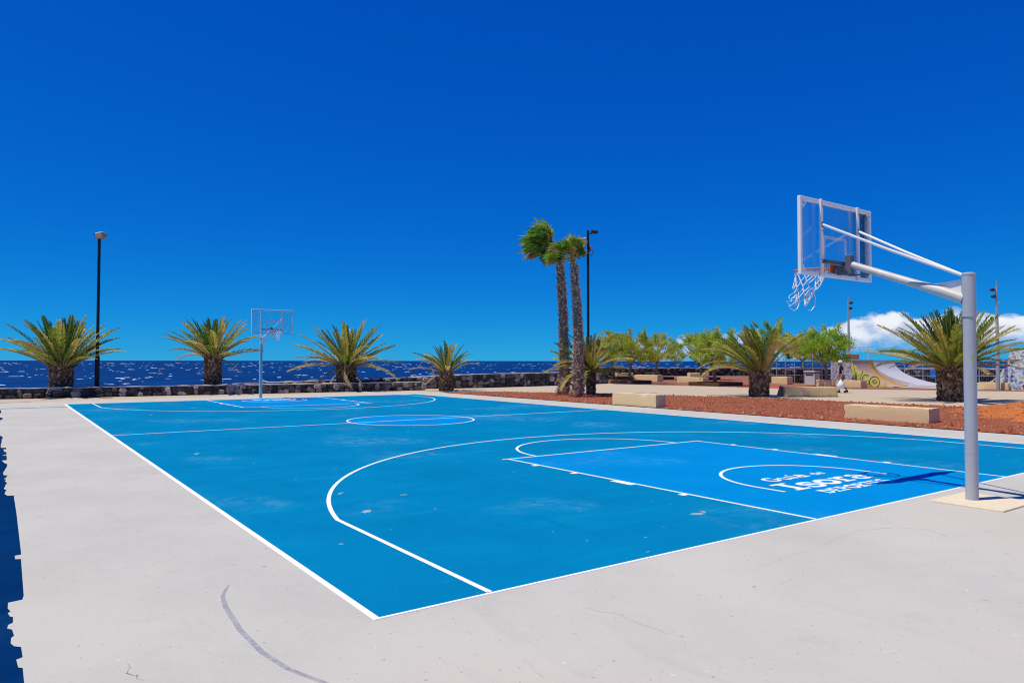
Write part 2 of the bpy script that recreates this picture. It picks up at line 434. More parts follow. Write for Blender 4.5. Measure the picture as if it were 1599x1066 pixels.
M['tamC'] = m_leaf('tamarisk_mid', [(0, (.24, .36, .035)), (.4, (.42, .56, .065)), (.75, (.62, .66, .13)), (1.0, (.75, .66, .30))], .5, .7, .1, 1.6)
def m_bark(name, c1, c2, c3, sc=9.0):
    t = NT(name); a = t.noise(sc, 6, .65); b = t.noise(sc * 4, 3, .6)
    c = t.mix(t.step(a, .35, .65), c1, c2); c = t.mix(t.math('MULTIPLY', t.step(b, .55, .70), .6), c, c3)
    t.base(c); t.set(.9, .15); t.bump(t.math('ADD', a, b), .9, .04); return t.m
M['palm_bark'] = m_bark('palm_bark', (.075, .042, .028), (.17, .105, .065), (.05, .035, .03))
def m_boot(name, cs):
    t = NT(name); g = t.n('ShaderNodeNewGeometry'); rp = t.n('ShaderNodeValToRGB'); t.l(g.outputs['Random Per Island'], rp.inputs[0]); e = rp.color_ramp.elements
    e[0].color = (*cs[0], 1); e[1].color = (*cs[-1], 1)
    for i, c in enumerate(cs[1:-1]):
        q = e.new((i + 1) / (len(cs) - 1)); q.color = (*c, 1)
    a = t.noise(30, 4, .6); c = t.mix(t.math('MULTIPLY', a, .35), rp.outputs[0], (.09, .06, .045)); t.base(c); t.set(.9, .15); return t.m
M['boot'] = m_boot('palm_boot', [(.09, .05, .032), (.20, .115, .065), (.34, .21, .12), (.55, .42, .28)])
M['boot_w'] = m_boot('fan_palm_boot', [(.26, .17, .10), (.66, .48, .31), (.82, .64, .44), (.92, .80, .62)])
M['tam_bark'] = m_bark('tamarisk_bark', (.20, .135, .09), (.42, .31, .22), (.10, .07, .05))
def m_graffiti_mosaic():
    t = NT('mosaic_graffiti'); v = t.n('ShaderNodeTexVoronoi'); v.inputs['Scale'].default_value = 9; t.l(t.pos(), v.inputs['Vector'])
    cell = t.n('ShaderNodeSeparateColor'); t.l(v.outputs['Color'], cell.inputs[0]); a = t.noise(.8, 3, .5)
    rp = t.n('ShaderNodeValToRGB'); rp.color_ramp.interpolation = 'CONSTANT'; t.l(cell.outputs[0], rp.inputs[0]); e = rp.color_ramp.elements
    e[0].color = (.62, .66, .70, 1); e[1].position = .38; e[1].color = (.10, .26, .52, 1)
    for p, c in ((.55, (.30, .45, .68)), (.68, (.36, .50, .22)), (.78, (.70, .68, .62)), (.90, (.40, .22, .26)), (.95, (.04, .07, .16))):
        q = e.new(p); q.color = (*c, 1)
    c = t.mix(t.math('MULTIPLY', t.step(a, .45, .65), .4), rp.outputs[0], (.55, .66, .50)); t.base(c); t.set(.8, .2); return t.m
M['mosaic'] = m_graffiti_mosaic()
def m_scrawl():
    t = NT('scrawl_graffiti'); a = t.noise(3.2, 4, .6, dist=1.5)
    k = t.math('LESS_THAN', t.math('ABSOLUTE', t.math('SUBTRACT', a, .5)), .03)
    b = t.noise(1.1, 3, .5)
    c = t.mix(t.step(b, .45, .6), (.66, .64, .70), (.50, .46, .58)); c = t.mix(k, c, (.13, .08, .20)); t.base(c); t.set(.8, .2); return t.m
M['scrawl'] = m_scrawl()
M['yellow'] = simple('yellow_spray', (.74, .66, .14), .8, .2, var=.06)
M['yellow_pale'] = simple('pale_yellow_spray', (.80, .70, .34), .8, .2, var=.15, scale=2.5)
M['ink'] = simple('black_spray', (.035, .03, .035), .8, .2)
M['ramp_brown'] = simple('ramp_ply', (.54, .35, .25), .6, .3, var=.10, scale=3.0)
M['ramp_white'] = simple('ramp_pale', (.58, .55, .56), .6, .3, var=.10, scale=3.0)
M['orange'] = simple('orange_paint', (.85, .38, .03), .6, .3, var=.08)
M['brown_wood'] = simple('brown_wood', (.52, .32, .16), .8, .2, var=.2)
M['slab'] = simple('pale_slab', (.58, .55, .53), .85, .2, var=.07, scale=2.0)
M['planter'] = simple('dark_planter', (.105, .060, .045), .9, .15, var=.2)
M['blue_board'] = simple('blue_board', (.01, .13, .48), .6, .3, var=.1)
M['skin'] = simple('skin', (.40, .22, .15), .6, .3, var=.05)
M['shirt'] = simple('black_shirt', (.014, .014, .020), .85, .15, var=.2)
M['shorts'] = simple('khaki_shorts', (.20, .16, .10), .9, .1, var=.1)
M['cap'] = simple('white_cap', (.74, .72, .70), .9, .1)
M['shoe'] = simple('dark_shoe', (.05, .045, .045), .8, .2)
M['bag'] = simple('white_bag', (.76, .77, .79), .55, .3, var=.06, scale=20.0, bump=.5)
M['cliff'] = simple('cliff_rock', (.06, .052, .048), .95, .1, var=.35, scale=.6, bump=.8)
M['plank'] = simple('weathered_plank', (.17, .15, .13), .9, .15, var=.3, scale=16.0)

# ================================================================== SETTING
SEA_Z = -7.0
# ---- sea
g = MB(); rings = [30, 60, 110, 180, 280, 420, 650, 1000, 1600, 2600, 4500, 9000, 20000, 45000]; nseg = 96
for rr in rings:
    for k in range(nseg):
        w = 2 * pi * k / nseg; g.v.append((20 + rr * cos(w), 20 + rr * sin(w), SEA_Z))
for i in range(len(rings) - 1):
    for k in range(nseg):
        k2 = (k + 1) % nseg; g.f.append((i * nseg + k, i * nseg + k2, (i + 1) * nseg + k2, (i + 1) * nseg + k))
tag(g.build('sea', M['sea']), kind='structure')
# breaking crests: real low ridges of foam, scattered evenly over the water
R = random.Random(5); g = MB()
for i in range(1900):
    d = 150 * (3000 / 150) ** (R.random() ** .80); a = R.uniform(-.55, 1.75)
    x, y = -2 + d * sin(a), -4 + d * cos(a)
    L = R.uniform(.25, .60) * (1.0 + d / 420) * R.choice((1, 1, 1, 1.7, 2.8)); h = R.uniform(.08, .24) * (1 + d / 1300)
    th = -.55 + R.gauss(0, .30); dx, dy = cos(th), sin(th); n = 5; base = len(g.v)
    for k in range(n + 1):
        u = k / n * 2 - 1; px, py = x + dx * L * u + R.uniform(-.3, .3), y + dy * L * u + R.uniform(-.4, .4)
        hh = h * (1 - u * u) ** .6 * R.uniform(.5, 1.1)
        g.v += [(px + dy * h * 3, py - dx * h * 3, SEA_Z - .05), (px, py, SEA_Z + hh), (px - dy * h * 2, py + dx * h * 2, SEA_Z - .05)]
    for k in range(n):
        b = base + 3 * k; g.f += [(b, b + 3, b + 4, b + 1), (b + 1, b + 4, b + 5, b + 2)]
tag(g.build('whitecaps', M['foam']), 'white breaking crests scattered over the dark blue sea', 'whitecaps', kind='stuff')
# ---- land
LAND = [(-90, -90), (160, -90), (160, 0), (84, 37), (69, 47.2), (50, 59.5), (36.2, 37.0), (24, 35.6), (17, 38.2), (-90, 42)]
g = MB(); g.poly([(x, y, 0) for x, y in LAND]); n = len(g.v)
for x, y in LAND: g.v.append((x + (x - 10) * .06, y + 5 if y > 20 else y, SEA_Z - 2))
for i in range(len(LAND)):
    j = (i + 1) % len(LAND); g.f.append((i, n + i, n + j, j))
me = g.mesh('plaza_ground', [M['path'], M['cliff']])
for p in me.polygons[1:]: p.material_index = 1
tag(link('plaza_ground', me), kind='structure')
# rubble of boulders at the foot of the plaza edge
# ---- dark navy painted ground on the left, apron with its ragged roller edge
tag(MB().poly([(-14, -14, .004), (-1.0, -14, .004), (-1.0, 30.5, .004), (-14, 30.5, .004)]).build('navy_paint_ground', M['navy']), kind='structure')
R = random.Random(21)
edge = []; y = -13.0
pat = [(-13, -1.86), (-.2, -1.86), (.45, -1.865), (.47, -1.885), (.60, -1.892), (.62, -1.862), (.80, -1.866), (.84, -1.90), (.90, -1.915), (1.0, -1.912), (1.03, -1.897), (1.16, -1.905), (1.2, -1.93), (1.27, -1.925), (1.30, -1.90), (1.42, -1.897), (1.45, -1.915), (1.53, -1.925), (1.56, -1.91), (1.64, -1.925), (1.78, -1.922), (1.80, -1.84), (1.90, -1.83),
       (3.05, -1.825), (3.07, -1.865), (3.20, -1.867), (3.22, -1.82), (5.3, -1.825), (6.55, -1.835), (6.57, -1.90)]
for q in range(16): pat.append((6.6 + q * .11, -1.895 - R.uniform(0, .045)))
pat += [(8.5, -1.885), (8.52, -1.93), (8.8, -1.94)]
yy = 9.6; xx = -1.90
while yy < 12.5:
    pat.append((yy, -1.885)); yy += R.uniform(.2, .8); pat.append((yy, -1.885)); pat.append((yy + .02, -1.885 - R.uniform(.02, .09))); yy += R.uniform(.1, .5); pat.append((yy, -1.885 - R.uniform(.02, .09)))
while yy < 25.8:
    xx = -1.91 - R.uniform(0, .13); pat += [(yy, xx), (yy + R.uniform(.2, .9), xx)]; yy += 1.0
pat += [(26.0, -2.3), (26.4, -5), (30.2, -6)]
ap = MB(); right = 16.95
pts = [(x, y, .008) for y, x in pat]
base = len(ap.v)
for p in pts: ap.v += [p, (0.0, p[1], .008)]
for i in range(len(pts) - 1): ap.f.append((base + 2 * i, base + 2 * i + 1, base + 2 * i + 3, base + 2 * i + 2))
ap.poly([(0, -13, .008), (right, -13, .008), (right, 29.6, .008), (15.5, 30.6, .008), (0, 30.6, .008)])
apron = ap.build('apron_pavement', M['apron']); tag(apron, kind='structure')

# ---- court
W, L = 15.02, 27.87; CX = W / 2
court = MB().poly([(.01, .01, .0083), (W - .01, .01, .0083), (W - .01, L - .01, .0083), (.01, L - .01, .0083)]).build('court_surface', M['court']); tag(court, kind='structure')
def line(pts, w=.05, z=.0090, closed=False, name='painted_line', mat='line', parent=court):
    return MB().ribbon(pts, w, z, closed).build(name, M[mat], parent)
h = .025
bl = MB().ribbon([(h, h), (W - h, h), (W - h, L - h), (h, L - h)], .05, .0090, True)
for (xa, ya), (xb, yb) in (((0, 0), (W, 0)), ((W, 0), (W, L)), ((W, L), (0, L)), ((0, L), (0, 0))): bl.poly([(xa, ya, .006), (xb, yb, .006), (xb, yb, .0090), (xa, ya, .0090)])
bl.build('painted_line', M['line'], court)
line([(.05, L / 2), (W - .05, L / 2)], z=.0094)
cc = [(CX + 1.775 * cos(2 * pi * k / 72), L / 2 + 1.775 * sin(2 * pi * k / 72)) for k in range(72)]
MB().poly([(x, y, .0086) for x, y in cc]).build('centre_circle_fill', M['key'], court)
line(cc, closed=True, z=.0098)
keys = []
for end in (0, 1):
    def T(p, e=end): return (p[0], p[1]) if e == 0 else (W - p[0], L - p[1])
    k0, k1, kf = CX - 2.45, CX + 2.45, 5.75
    ky = MB().poly([(*T(p), .0086) for p in ((k0, .02), (k1, .02), (k1, kf), (k0, kf))]).build('key_area', M['key'], court); keys.append(ky)
    line([T((k0 + h, .05)), T((k0 + h, kf))], z=.0094); line([T((k1 - h, .05)), T((k1 - h, kf))], z=.0094)
    line([T((k0 - .09, kf - h)), T((k1 + .04, kf - h))], z=.0096)
    line([T((CX + 1.8 * cos(a), kf + 1.8 * sin(a))) for a in [pi * k / 48 for k in range(49)]], z=.0099)
    r3 = 6.725; x3 = .925; y3 = 1.575 + sqrt(r3 ** 2 - (CX - x3) ** 2); a0 = atan2(y3 - 1.575, CX - x3)
    arc = [T((CX + r3 * cos(a), 1.575 + r3 * sin(a))) for a in [a0 + (pi - 2 * a0) * k / 90 for k in range(91)]]
    line([T((W - x3, .05))] + arc + [T((x3, .05))], z=.0092)
    nc = [T((CX + 1.275, 1.18))] + [T((CX + 1.275 * cos(a), 1.575 + 1.275 * sin(a))) for a in [pi * k / 40 for k in range(41)]] + [T((CX - 1.275, 1.18))]
    line(nc, z=.0090, parent=ky)
    for sx in (-1, 1):
        kx = CX + sx * 2.45
        for y0, y1 in ((1.75, 1.85), (2.68, 3.08), (3.86, 3.96), (4.81, 4.91)):
            MB().poly([(*T(p), .0092) for p in ((kx, y0), (kx + sx * .10, y0), (kx + sx * .10, y1), (kx, y1))][::(1 if sx > 0 else -1)]).build('lane_mark', M['line'], court)
# ---- lettering painted in the keys
def arcp(cx, cy, rx, ry, a0, a1, n=14): return [(cx + rx * cos(radians(a0 + (a1 - a0) * k / n)), cy + ry * sin(radians(a0 + (a1 - a0) * k / n))) for k in range(n + 1)]
def glyph(ch):
    """strokes (points, width) in a cell 1 high (cap height); returns strokes, advance"""
    t, s = .17, .08
    G = {
        'I': ([([(.28, 0), (.28, 1)], .22), ([(.02, .05), (.54, .05)], .11), ([(.02, .95), (.54, .95)], .11)], .62),
        's': ([(arcp(.30, .53, .22, .16, 20, 250, 10) + arcp(.30, .19, .24, .19, 90, -160, 12), .15), ([(.52, .50), (.52, .70)], .07), ([(.06, .02), (.06, .24)], .07)], .62),
        'o': ([(arcp(.34, .35, .26, .30, 0, 360, 24), .19)], .74),
        'r': ([([(.20, 0), (.20, .68)], .19), ([(.02, .05), (.44, .05)], .10), ([(.02, .65), (.24, .65)], .10), (arcp(.40, .42, .18, .23, 170, 40, 8), .15)], .62),
        'a': ([([(.50, .08), (.50, .45)] + arcp(.30, .45, .20, .21, 0, 150, 8), .16), (arcp(.28, .20, .20, .18, 0, 360, 18), .15), ([(.46, .05), (.68, .05)], .10)], .72),
        'G': ([(arcp(.42, .5, .34, .44, 50, 330, 20), .17), ([(.72, .12), (.72, .44)], .16), ([(.48, .44), (.86, .44)], .09), ([(.66, .98), (.66, .70)], .07)], .92),
        'u': ([([(.14, .66), (.14, .26)] + arcp(.32, .24, .18, .20, 180, 330, 8), .14), ([(.52, .66), (.52, .05), (.64, .05)], .14), ([(.0, .64), (.18, .64)], .07)], .70),
        'i': ([([(.18, 0), (.18, .66)], .15), ([(.02, .04), (.34, .04)], .07), ([(.02, .63), (.2, .63)], .07), ([(.16, .80), (.34, 1.0)], .10)], .40),
        'd': ([(arcp(.28, .32, .20, .28, 0, 360, 18), .13), ([(.50, 1), (.50, .04), (.62, .04)], .13)], .68),
        'e': ([(arcp(.30, .33, .22, .29, -40, -360, 18), .13), ([(.10, .36), (.52, .36)], .09)], .62),
        'D': ([([(.16, 0), (.16, 1)], t), (arcp(.22, .5, .38, .44, -90, 90, 12), t), ([(0, .05), (.26, .05)], s), ([(0, .95), (.26, .95)], s)], .74),
        'E': ([([(.16, 0), (.16, 1)], t), ([(0, .05), (.56, .05), (.56, .24)], .10), ([(0, .95), (.54, .95), (.54, .78)], .10), ([(.2, .5), (.44, .5)], .10)], .68),
        'P': ([([(.16, 0), (.16, 1)], t), (arcp(.24, .72, .28, .24, -90, 90, 10), .14), ([(0, .05), (.34, .05)], s), ([(0, .95), (.26, .95)], s)], .66),
        'O': ([(arcp(.38, .5, .29, .43, 0, 360, 24), .17)], .80),
        'R': ([([(.16, 0), (.16, 1)], t), (arcp(.24, .74, .26, .22, -90, 90, 10), .14), ([(.28, .50), (.58, .02)], .16), ([(0, .05), (.32, .05)], s), ([(0, .95), (.26, .95)], s)], .72),
        'T': ([([(.34, 0), (.34, 1)], t), ([(.04, .78), (.04, .95), (.64, .95), (.64, .78)], .10), ([(.18, .05), (.50, .05)], s)], .70),
        'S': ([(arcp(.32, .74, .24, .22, 30, 260, 10) + arcp(.32, .27, .25, .24, 90, -155, 12), .15)], .66),
    }
    return G[ch]
def word(text, x0, x1, y0, hh, tf, parent, z=.0090):
    adv = sum(glyph(c)[1] for c in text); k = (x1 - x0) / adv; x = x0
    for c in text:
        st, a = glyph(c); mb = MB()
        for i, (pts, w) in enumerate(st):
            sub = MB().ribbon([(x + p[0] * k, y0 + p[1] * hh) for p in pts], w * (k * .5 + hh * .55), z + i * .00015)
            n = len(mb.v); mb.v += [(*tf((v[0], v[1])), v[2]) for v in sub.v]; mb.f += [tuple(n + q for q in f) for f in sub.f]
        mb.build('painted_letter', M['line'], parent); x += a * k
for end in (0, 1):
    tf = (lambda p: p) if end == 0 else (lambda p: (W - p[0], L - p[1]))
    word('Guia', 6.76, 7.70, 1.72, .25, tf, keys[end]); word('de', 7.82, 8.12, 1.73, .17, tf, keys[end])
    word('Isora', 6.46, 8.44, 1.15, .43, tf, keys[end]); word('DEPORTES', 6.62, 8.24, .79, .21, tf, keys[end])
# ---- chips, cracks, an older worn line on the apron
R = random.Random(3)
def blob(x, y, rx, ry, z, mat, name, parent, n=16):
    w = R.random() * pi
    pts = [(x + cos(w) * rx * q * cos(a) - sin(w) * ry * q * sin(a), y + sin(w) * rx * q * cos(a) + cos(w) * ry * q * sin(a), z) for a, q in [(2 * pi * k / n, R.uniform(.55, 1.1)) for k in range(n)]]
    MB().poly(pts).build(name, M[mat], parent)
for x, y, rx, ry in ((1.35, 3.16, .10, .06), (4.26, .94, .10, .05), (4.40, .98, .05, .03), (2.14, 3.81, .05, .025), (.57, 1.97, .03, .02), (1.55, 4.38, .05, .03), (1.50, 4.30, .03, .02), (2.04, 2.83, .02, .012), (.9, 9.5, .10, .05), (1.8, 20.2, .08, .06), (3.6, 23, .1, .08), (5.4, 4.2, .04, .03)):
    blob(x, y, rx, ry, .0085, 'chip', 'paint_chip', court)
line([(-.57, 1.32), (-.63, 1.19), (-.68, 1.06), (-.72, .8), (-.75, .33), (-.74, -.09), (-.69, -.4), (-.6, -.65), (-.46, -1.0), (-.2, -1.45), (.15, -1.85)], w=[.012, .022, .03, .036, .036, .034, .032, .03, .028, .02, .015], z=.0083, name='worn_line', mat='old_line', parent=apron)
def crack(pts, w):
    q = []
    for (a, b) in zip(pts[:-1], pts[1:]):
        for k in range(5): q.append((a[0] + (b[0] - a[0]) * k / 5 + R.gauss(0, .012), a[1] + (b[1] - a[1]) * k / 5 + R.gauss(0, .012)))
    q.append(pts[-1])
    line(q, w=[w * R.uniform(.1, .9) for _ in q], z=.0084, name='crack', mat='crack', parent=apron)
crack([(-1.41, .19), (-1.40, .07), (-1.35, -.1)], .006); crack([(1.27, -.61), (1.35, -.81), (1.36, -1.03), (1.41, -1.35)], .004)
crack([(4.95, -.49), (5.4, -.64), (5.55, -.88), (5.39, -1.14)], .007); crack([(.43, -1.05), (.38, -1.29)], .003)
crack([(5.25, -1.61), (5.15, -1.74)], .005); crack([(3.0, -.7), (3.9, -.62), (4.95, -.49)], .003); crack([(-1.35, 2.3), (-1.0, 2.2), (-.8, 2.32)], .003)
line([(2.40, -2.815), (2.52, -2.90), (2.9, -3.16)], w=.05, z=.0084, name='red_mark', mat='rubber', parent=apron)
MB().cbox((7.55, -.585, .016), (.92, .78, .024), .006).build('pole_pad', M['pad'], apron)

# ---- gravel beds
def bed(poly, fn, name, mat, step=.6):
    xs = [p[0] for p in poly]; ys = [p[1] for p in poly]
    def inside(x, y):
        c = False
        for i in range(len(poly)):
            (x1, y1), (x2, y2) = poly[i], poly[i - 1]
            if (y1 > y) != (y2 > y) and x < (x2 - x1) * (y - y1) / (y2 - y1) + x1: c = not c
        return c
    return inside
BA = [(17.0, 28.6), (19.3, 27.6), (23.3, 22.6), (26.1, 15.5), (26.9, 5.5), (28, -14), (17.0, -14)]
def bx(y):      # far edge of the bed
    for (xa, ya), (xb, yb) in zip(BA[1:5] + [BA[5]], BA[2:6]):
        if yb <= y <= ya: return xa + (xb - xa) * (ya - y) / (ya - yb)
    return 17.0 + (28.6 - y) * 2.3
def moundh(x, y): return 1.02 * exp(-((x - 23.6) / 3.3) ** 2 - ((y - 1.0) / 3.6) ** 2)
R = random.Random(8)
rows = []; y = 28.55
while y > -14: rows.append(y); y -= .45 if y > -4 else 1.2
g = MB(); nx = 22
for y in rows:
    xa, xb = 17.0 + R.uniform(-.03, .03), bx(y)
    for k in range(nx + 1):
        u = k / nx; x = xa + (xb - xa) * u; e = min(1, u * 8, (1 - u) * 8)
        x += R.uniform(-.05, .05) * (u > 0)
        g.v.append((x, y, .022 + e * (.03 + R.uniform(-.015, .02)) + moundh(x, y) * min(1, u * 3, (1 - u) * 6)))
for i in range(len(rows) - 1):
    for k in range(nx):
        a = i * (nx + 1) + k; g.f.append((a, a + nx + 1, a + nx + 2, a + 1))
me = g.mesh('gravel_bed', [M['gravel'], M['mound']], True)
for p in me.polygons:
    if moundh(p.center.x, p.center.y) > .13: p.material_index = 1
bedA = link('gravel_bed', me); tag(bedA, kind='structure')
g = MB()
for i in range(9000):
    y = 27 - 30 * R.random() ** .75; xb = bx(y); x = R.uniform(17.02, xb - .05); s = R.uniform(.015, .045) * R.choice((1, 1, 1, 1.6))
    u = (x - 17) / (xb - 17); z = .045 + moundh(x, y) * min(1, u * 3, (1 - u) * 6)
    n = len(g.v); w = R.random() * 6.3
    g.v += [(x + s * cos(w), y + s * sin(w), z - s * .3), (x + s * cos(w + 2.1), y + s * sin(w + 2.1), z - s * .3), (x + s * cos(w + 4.2), y + s * sin(w + 4.2), z - s * .3), (x + R.uniform(-.3, .3) * s, y, z + s * R.uniform(.5, 1.0))]
    g.f += [(n, n + 1, n + 3), (n + 1, n + 2, n + 3), (n + 2, n, n + 3)]
tag(g.build('gravel_stones', m_boot('gravel_grain', [(.22, .045, .02), (.42, .10, .04), (.56, .17, .075), (.78, .46, .28)])), 'loose red volcanic gravel stones in the bed beside the court', 'gravel', kind='stuff')
tag(MB().poly([(34.6, 34.2, .012), (37.6, 23.0, .012), (45.2, 11.0, .012), (60, -4, .012), (90, -10, .012), (83, 36, .012), (69, 46, .012), (50.6, 58, .012)]).build('gravel_field', M['gravel_far']), kind='structure')
tag(MB().poly([(45, 19.4, .020), (44.8, 14.2, .020), (62, 12, .020), (60, 19, .020), (52, 24.6, .020), (47, 24.6, .020)]).build('skatepark_pavement', M['slab']), kind='structure')
tag(MB().poly([(36.4, 24.8, .017), (38.2, 20.9, .017), (41.4, 22.4, .017), (40.8, 26.2, .017)]).build('red_rubber_ground', M['rubber']), kind='structure')

# ---- stone walls
def stone_mesh(seed):
    rr = random.Random(seed); mb = MB().cbox((0, 0, 0), (1, 1, 1), .22)
    mb.v = [tuple(Vector(v) * rr.uniform(.88, 1.10) + Vector((rr.uniform(-.05, .05), rr.uniform(-.05, .05), rr.uniform(-.05, .05)))) for v in mb.v]
    return mb.mesh('stone', M['stone'])
SM = [stone_mesh(100 + i) for i in range(9)]
def poly_at(pl, s):
    for a, b in zip(pl[:-1], pl[1:]):
        d = sqrt((b[0] - a[0]) ** 2 + (b[1] - a[1]) ** 2)
        if s <= d or b is pl[-1]:
            k = min(1, s / d); t = ((b[0] - a[0]) / d, (b[1] - a[1]) / d)
            return [a[i] + (b[i] - a[i]) * k for i in range(3)], t
        s -= d
def stone_wall(name, pl, thick, label, stone, rows, seed, cap=.05, limit=300, individual=True):
    """pl: (x, y, top). The body stands on the path line, the stones are set proud of its near face (to the right of travel)."""
    R = random.Random(seed); root = empty(name, (pl[0][0], pl[0][1], 0)); tag(root, label, 'wall')
    o = Vector((pl[0][0], pl[0][1], 0)); total = sum(sqrt((b[0] - a[0]) ** 2 + (b[1] - a[1]) ** 2) for a, b in zip(pl[:-1], pl[1:]))
    core = MB(); cp = MB(); n = int(total / .35) + 1
    for i in range(n + 1):
        p, t = poly_at(pl, total * i / n); nr = (t[1], -t[0])
        a = Vector((p[0], p[1], 0)) - o; b = a - Vector((nr[0], nr[1], 0)) * thick
        z = p[2] - cap
        core.v += [(a.x, a.y, -.05), (a.x, a.y, z), (b.x, b.y, z), (b.x, b.y, -.05)]
        j = [R.uniform(-.02, .02) for _ in range(4)]; a2 = a + Vector((nr[0], nr[1], 0)) * (.05 + j[0]); b2 = b - Vector((nr[0], nr[1], 0)) * .04
        cp.v += [(a2.x, a2.y, z + .002 + j[3] * .4), (a2.x * 1, a2.y, p[2] - .012 + j[1]), (b2.x, b2.y, p[2] + j[2]), (b2.x, b2.y, z + .002)]
    for i in range(n):
        for mb in (core, cp):
            for q in range(4):
                mb.f.append((4 * i + q, 4 * i + (q + 1) % 4, 4 * i + 4 + (q + 1) % 4, 4 * i + 4 + q))
    for mb in (core, cp):
        mb.f.append((3, 2, 1, 0)); mb.f.append((4 * n, 4 * n + 1, 4 * n + 2, 4 * n + 3))
    core.build('wall_core', M['mortar'], root); cp.build('coping', M['coping'], root)
    mass = MB(); cnt = 0; s = 0.0
    while s < total - .05:
        w = R.uniform(.55, 1.35) * stone; p, t = poly_at(pl, min(total, s + w / 2)); nr = (t[1], -t[0]); top = p[2] - cap
        k = R.choice((rows - 1, rows, rows, rows + 1)); k = max(1, k); cuts = [R.uniform(.6, 1.5) for _ in range(k)]; sm = sum(cuts); zz = 0.0
        for hq in cuts:
            hh = top * hq / sm; ww = w * R.uniform(.85, 1.20); z = zz + hh / 2; zz += hh
            c = Vector((p[0] + t[0] * R.uniform(-.06, .06), p[1] + t[1] * R.uniform(-.06, .06), z)) - o + Vector((nr[0], nr[1], 0)) * R.uniform(-.05, .02); ang = atan2(t[1], t[0])
            sc = Vector((ww, R.uniform(.18, .28), hh * R.uniform(.88, 1.10)))
            if individual and cnt < limit:
                q = link('stone', SM[R.randrange(9)], root); q.location = c; q.scale = sc; q.rotation_euler = (R.gauss(0, .07), R.gauss(0, .25), ang + R.choice((0, pi)))
            else:
                m = Matrix.Translation(c) @ Euler((R.gauss(0, .07), R.gauss(0, .2), ang)).to_matrix().to_4x4() @ Matrix.Diagonal((*sc, 1))
                nn = len(mass.v); src = MB().cbox((0, 0, 0), (1, 1, 1), .2)
                mass.v += [tuple(m @ (Vector(v) * R.uniform(.9, 1.08))) for v in src.v]; mass.f += [tuple(nn + i for i in f) for f in src.f]
            cnt += 1
        s += w
    if mass.v: tag(mass.build('stone_facing', M['stone_far'], root), kind='stuff')
    return root
stone_wall('stone_wall', [(-9, 34.35, .47), (17.75, 32.1, .48)], .45, 'low dark stone planter wall with pale coping behind the far hoop', .33, 2, 41)
stone_wall('stone_wall', [(4, 36.8, .27), (10, 35.6, .50), (15.4, 34.9, .58), (18.9, 33.7, .76), (22, 33.2, .87), (28.8, 33.8, .91), (35.2, 35.4, .98)], .5, 'taller rubble sea wall running behind the small palm and the twin palms', .40, 3, 42, cap=.06)
stone_wall('stone_wall', [(35.3, 36.2, .95), (50.2, 57.6, .95), (69, 45.4, .95), (83, 36.2, .95)], .5, 'far dark sea wall with pale top line behind the tamarisk trees', .55, 3, 43, cap=.09, individual=False)
stone_wall('stone_wall', [(46.2, 29.3, 1.13), (54, 22.2, 1.13), (64, 12.5, 1.13), (66, 4, 1.13)], .5, 'rubble stone wall standing behind the skate ramps and wire fence', .5, 3, 44, cap=.07, individual=False)
tag(MB().poly([(-9, 34.75, .36), (17.4, 32.5, .36), (18.4, 34.0, .36), (10, 36.0, .36), (4, 37.2, .36), (-9, 37.4, .36)]).build('planter_soil', M['soil']), kind='structure')

